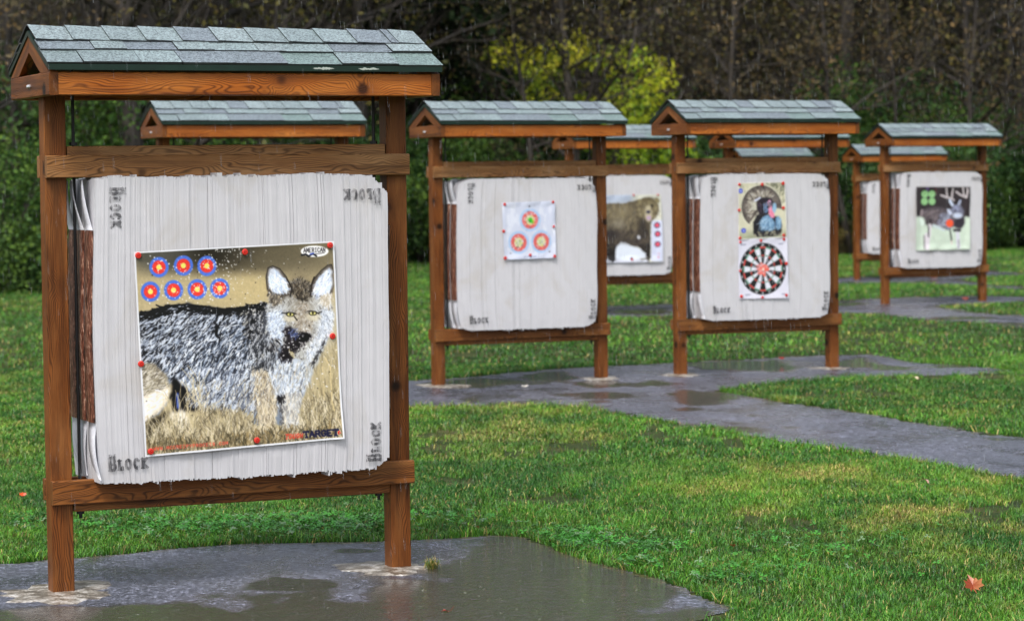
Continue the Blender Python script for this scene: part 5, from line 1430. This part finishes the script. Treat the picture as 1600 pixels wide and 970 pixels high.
for px, dy, s, v, lb in ((1385, 3, 1.35, 2, 'tall green bush rising above the left end of the deer stand roof'), (1475, 4, 1.3, 0, 'tall green bush rising above the right part of the deer stand roof'), (1585, 2, 1.2, 3, 'tall green bush at the right edge beyond the deer stand'), (690, 5, 1.5, 3, 'tall dark bush under the evergreen right of the nearest roof'), (1215, 6, 1.35, 4, 'tall brownish bush above the turkey stand roof')):
    Y = 58.
    for _ in range(4): Y = float(edge_y(at_dist(px, Y)))+dy
    put(SHR[v], at_dist(px, Y), Y, px*.7, s, lb, 'bush')
for i, (px, dy, s, v, rz, lb) in enumerate(((845, -.6, .62, 1, .4, 'thin dark tree stem in front of the yellow green tree'), (905, .2, .8, 0, 2.2, 'dark trunk standing in the yellow green foliage, right of its thin neighbour'), (1110, .6, .9, 3, 1.1, 'dark tree with slanting branches left of the turkey stand ridge'), (1345, .3, .9, 3, 3.4, 'dark tree leaning to the right between the turkey and deer stands'), (1405, 1., .6, 1, 5., 'slim forked dark tree above the left end of the deer stand roof'), (1470, .8, .8, 3, .2, 'slim slanting dark tree above the middle of the deer stand roof'), (1530, 1.4, .9, 4, 2., 'dark straight tree above the right end of the deer stand roof'), (60, 1., .9, 3, 3.9, 'grey slanting tree near the top left corner'), (210, .8, 1.0, 2, .9, 'stout dark trunk seen under and above the near roof, left part'), (560, 2., 1.0, 0, 4., 'dark trunk seen between the near roof and the hidden left stand'))):
    Y = 55.
    for _ in range(4): Y = float(edge_y(at_dist(px, Y)))+dy
    put(bare[v], at_dist(px, Y), Y, rz, s, lb, 'tree', 'bare trees in the woods behind the lawn')
# the rest of the wood
for i in range(64):
    Y0 = rngf.uniform(3, 34)
    x = rngf.uniform(-1, 1)*(13+Y0*.25)+2
    Y = float(edge_y(x))+Y0
    put(bare[i % 5], x, Y, rngf.uniform(0, 6.28), rngf.uniform(.75, 1.25), LT, 'tree', 'bare trees in the woods behind the lawn')
LOOK = ['leafy green shrub', 'low dark green shrub', 'tall yellowish green shrub', 'dark green bushy shrub', 'small olive brown shrub']
SPOTS = [(-1e9, 'beyond the left edge of the lawn view'), (0, 'left of the nearest stand, at the wood edge'), (58, 'seen past the near left post'), (105, 'under the left end of the nearest roof'), (200, 'behind the gable of the hidden left stand'), (300, 'behind the middle of the coyote stand'), (400, 'behind the coyote block, right of its middle'), (500, 'behind the near right rod'), (600, 'seen just past the near right post'),
         (670, 'behind the left post of the ring sheet stand'), (740, 'seen over the ring sheet block, left part'), (820, 'seen over the ring sheet block, right part'), (900, 'behind the right post of the ring sheet stand'), (970, 'seen above the bear stand beam'), (1040, 'behind the left post of the turkey stand'), (1100, 'seen over the turkey poster'),
         (1180, 'seen over the right part of the turkey block'), (1260, 'behind the right post of the turkey stand'), (1320, 'between the turkey stand and the far stand'), (1370, 'behind the left post of the deer stand'), (1430, 'behind the roof of the deer stand, left half'), (1490, 'behind the roof of the deer stand, right half'), (1545, 'just right of the deer stand'), (1600, 'beyond the right edge of the lawn view')]
def spot(px):
    s = SPOTS[0][1]
    for a, b in SPOTS:
        if px >= a: s = b
    return s
usedl = {}
for i in range(84):
    row = i % 3
    x = -13.5+(i//3)*(29./27)+rngf.uniform(-.4, .4)+row*.35
    Y = float(edge_y(x))+.4+row*2.6+rngf.uniform(-.3, .9)
    pxx = 800+x/Y*FPX
    v = rngf.choice([0, 1, 2, 3, 4], p=[.3, .2, .2, .2, .1]) if pxx < 1150 else rngf.choice([0, 1, 2, 3, 4], p=[.25, .1, .3, .15, .2])
    s = rngf.uniform(.7, 1.05)*(1+.16*row)
    if row and 560 < pxx < 1060: s *= 1.15
    if 1050 < pxx < 1340: s *= .8
    front = row == 0 and 0 <= pxx < 1600
    if not front and rngf.random() < .25: continue
    if front: s *= rngf.choice([.55, .8, 1., 1.15])
    if front:
        key = LOOK[v]+' '+spot(pxx)
        if key in usedl: v = (v+1) % 5; key = LOOK[v]+' '+spot(pxx)
        if key in usedl: v = (v+1) % 5; key = LOOK[v]+' '+spot(pxx)
        usedl[key] = 1
    put(shr[v], x, Y, rngf.uniform(0, 6.28), s, key if front else 'green shrub mostly hidden behind the front row of shrubs', 'shrub', 'green shrubs at the edge of the woods')
# deep brush: too dense to count
def brush(seed, n, y0, y1, h, cols, name, label, ls):
    rng = np.random.default_rng(seed)
    Y0 = rng.uniform(y0, y1, n); x = rng.uniform(-1, 1, n)*(14+Y0*.3)+2; y = edge_y(x)+Y0
    z = gz(x, y)+h*rng.uniform(0, 1, n)**1.15
    clump = fbm(x*.8+y*.3, z*.9+y*.7, 71, 4)
    ok = clump > .40; x, y, z, clump = x[ok], y[ok], z[ok], clump[ok]; n = len(x)
    p = np.stack([x, y, z], -1)
    a = rng.normal(0, 1, (n, 3)); a /= np.linalg.norm(a, axis=1)[:, None]
    b = np.cross(a, rng.normal(0, 1, (n, 3))); b /= np.linalg.norm(b, axis=1)[:, None]
    tw = rng.random(n) < .5
    s = (ls*rng.uniform(.5, 1.5, n))
    sa = np.where(tw, s*9, s)[:, None]; sb = np.where(tw, .012, s*.7)[:, None]
    a[tw] *= np.array([1, .5, 1.6])
    V = np.stack([p-a*sa, p+b*sb, p+a*sa, p-b*sb], 1).reshape(-1, 3)
    cl = np.array([lin(c) for c in cols]); zone = fbm(x*.35, y*.2+z*.3, 91, 3)
    ci = np.clip((zone+rng.normal(0, .16, n))*len(cl), 0, len(cl)-1).astype(int)
    cc = cl[ci]*1.35*rng.uniform(.6, 1.4, n)[:, None]; cc[tw] = lin((104, 98, 90))
    o = np_mesh(name, V, np.arange(n*4).reshape(n, 4), LEAF, col=np.repeat(cc, 4, 0))
    tag(o, label, 'brush', kind='stuff')
brush(1, 420000, 5, 38, 15.0, [(76, 90, 54), (88, 90, 66), (96, 92, 76), (108, 100, 76), (86, 96, 58), (100, 98, 78), (72, 98, 52)], 'brush', 'dim tangle of twigs and dull autumn leaves filling the woods', .052)
brush(2, 110000, 36, 64, 22.0, [(60, 62, 44), (76, 70, 52), (88, 78, 60), (66, 74, 46)], 'far_wood', 'dark far wood behind the nearer trees', .2)
# landmark based labels for the woodland that shows at its edge
# ------------------------------------------------------------------ rain
def rain(n, seed):
    rng = np.random.default_rng(seed)
    y = rng.uniform(7, 34, n)**1.0; x = rng.uniform(-1, 1, n)*(y*.20+.4); z = rng.uniform(.2, 1.64+y*.075+.3, n)
    L = rng.uniform(.02, .045, n); r = rng.uniform(.00015, .0003, n)
    k = 4; V = np.empty((n, k*2+2, 3)); tilt = .05
    for i in range(k):
        t = 2*math.pi*i/k
        V[:, i] = np.stack([x+r*math.cos(t), y+r*math.sin(t), z], -1)
        V[:, k+i] = np.stack([x-tilt*L*.5+r*.7*math.cos(t), y+r*.7*math.sin(t), z+L*.5], -1)
    V[:, 2*k] = np.stack([x+tilt*L*.1, y, z-r*1.5], -1); V[:, 2*k+1] = np.stack([x-tilt*L, y, z+L], -1)
    F = []
    for i in range(k):
        j = (i+1) % k
        F += [(i, j, k+j), (i, k+j, k+i), (2*k, j, i), (k+i, k+j, 2*k+1)]
    F = (np.arange(n)*(2*k+2))[:, None, None]+np.array(F)[None]
    m = NT('raindrop'); m.set(Base_Color=(.75, .78, .82, 1), Roughness=.15, Transmission_Weight=.5, IOR=1.33)
    o = np_mesh('rain', V.reshape(-1, 3), F.reshape(-1, 3), m.m); tag(o, 'thin falling raindrops in the air over the range', 'rain', kind='stuff')
rain(9500, 3)
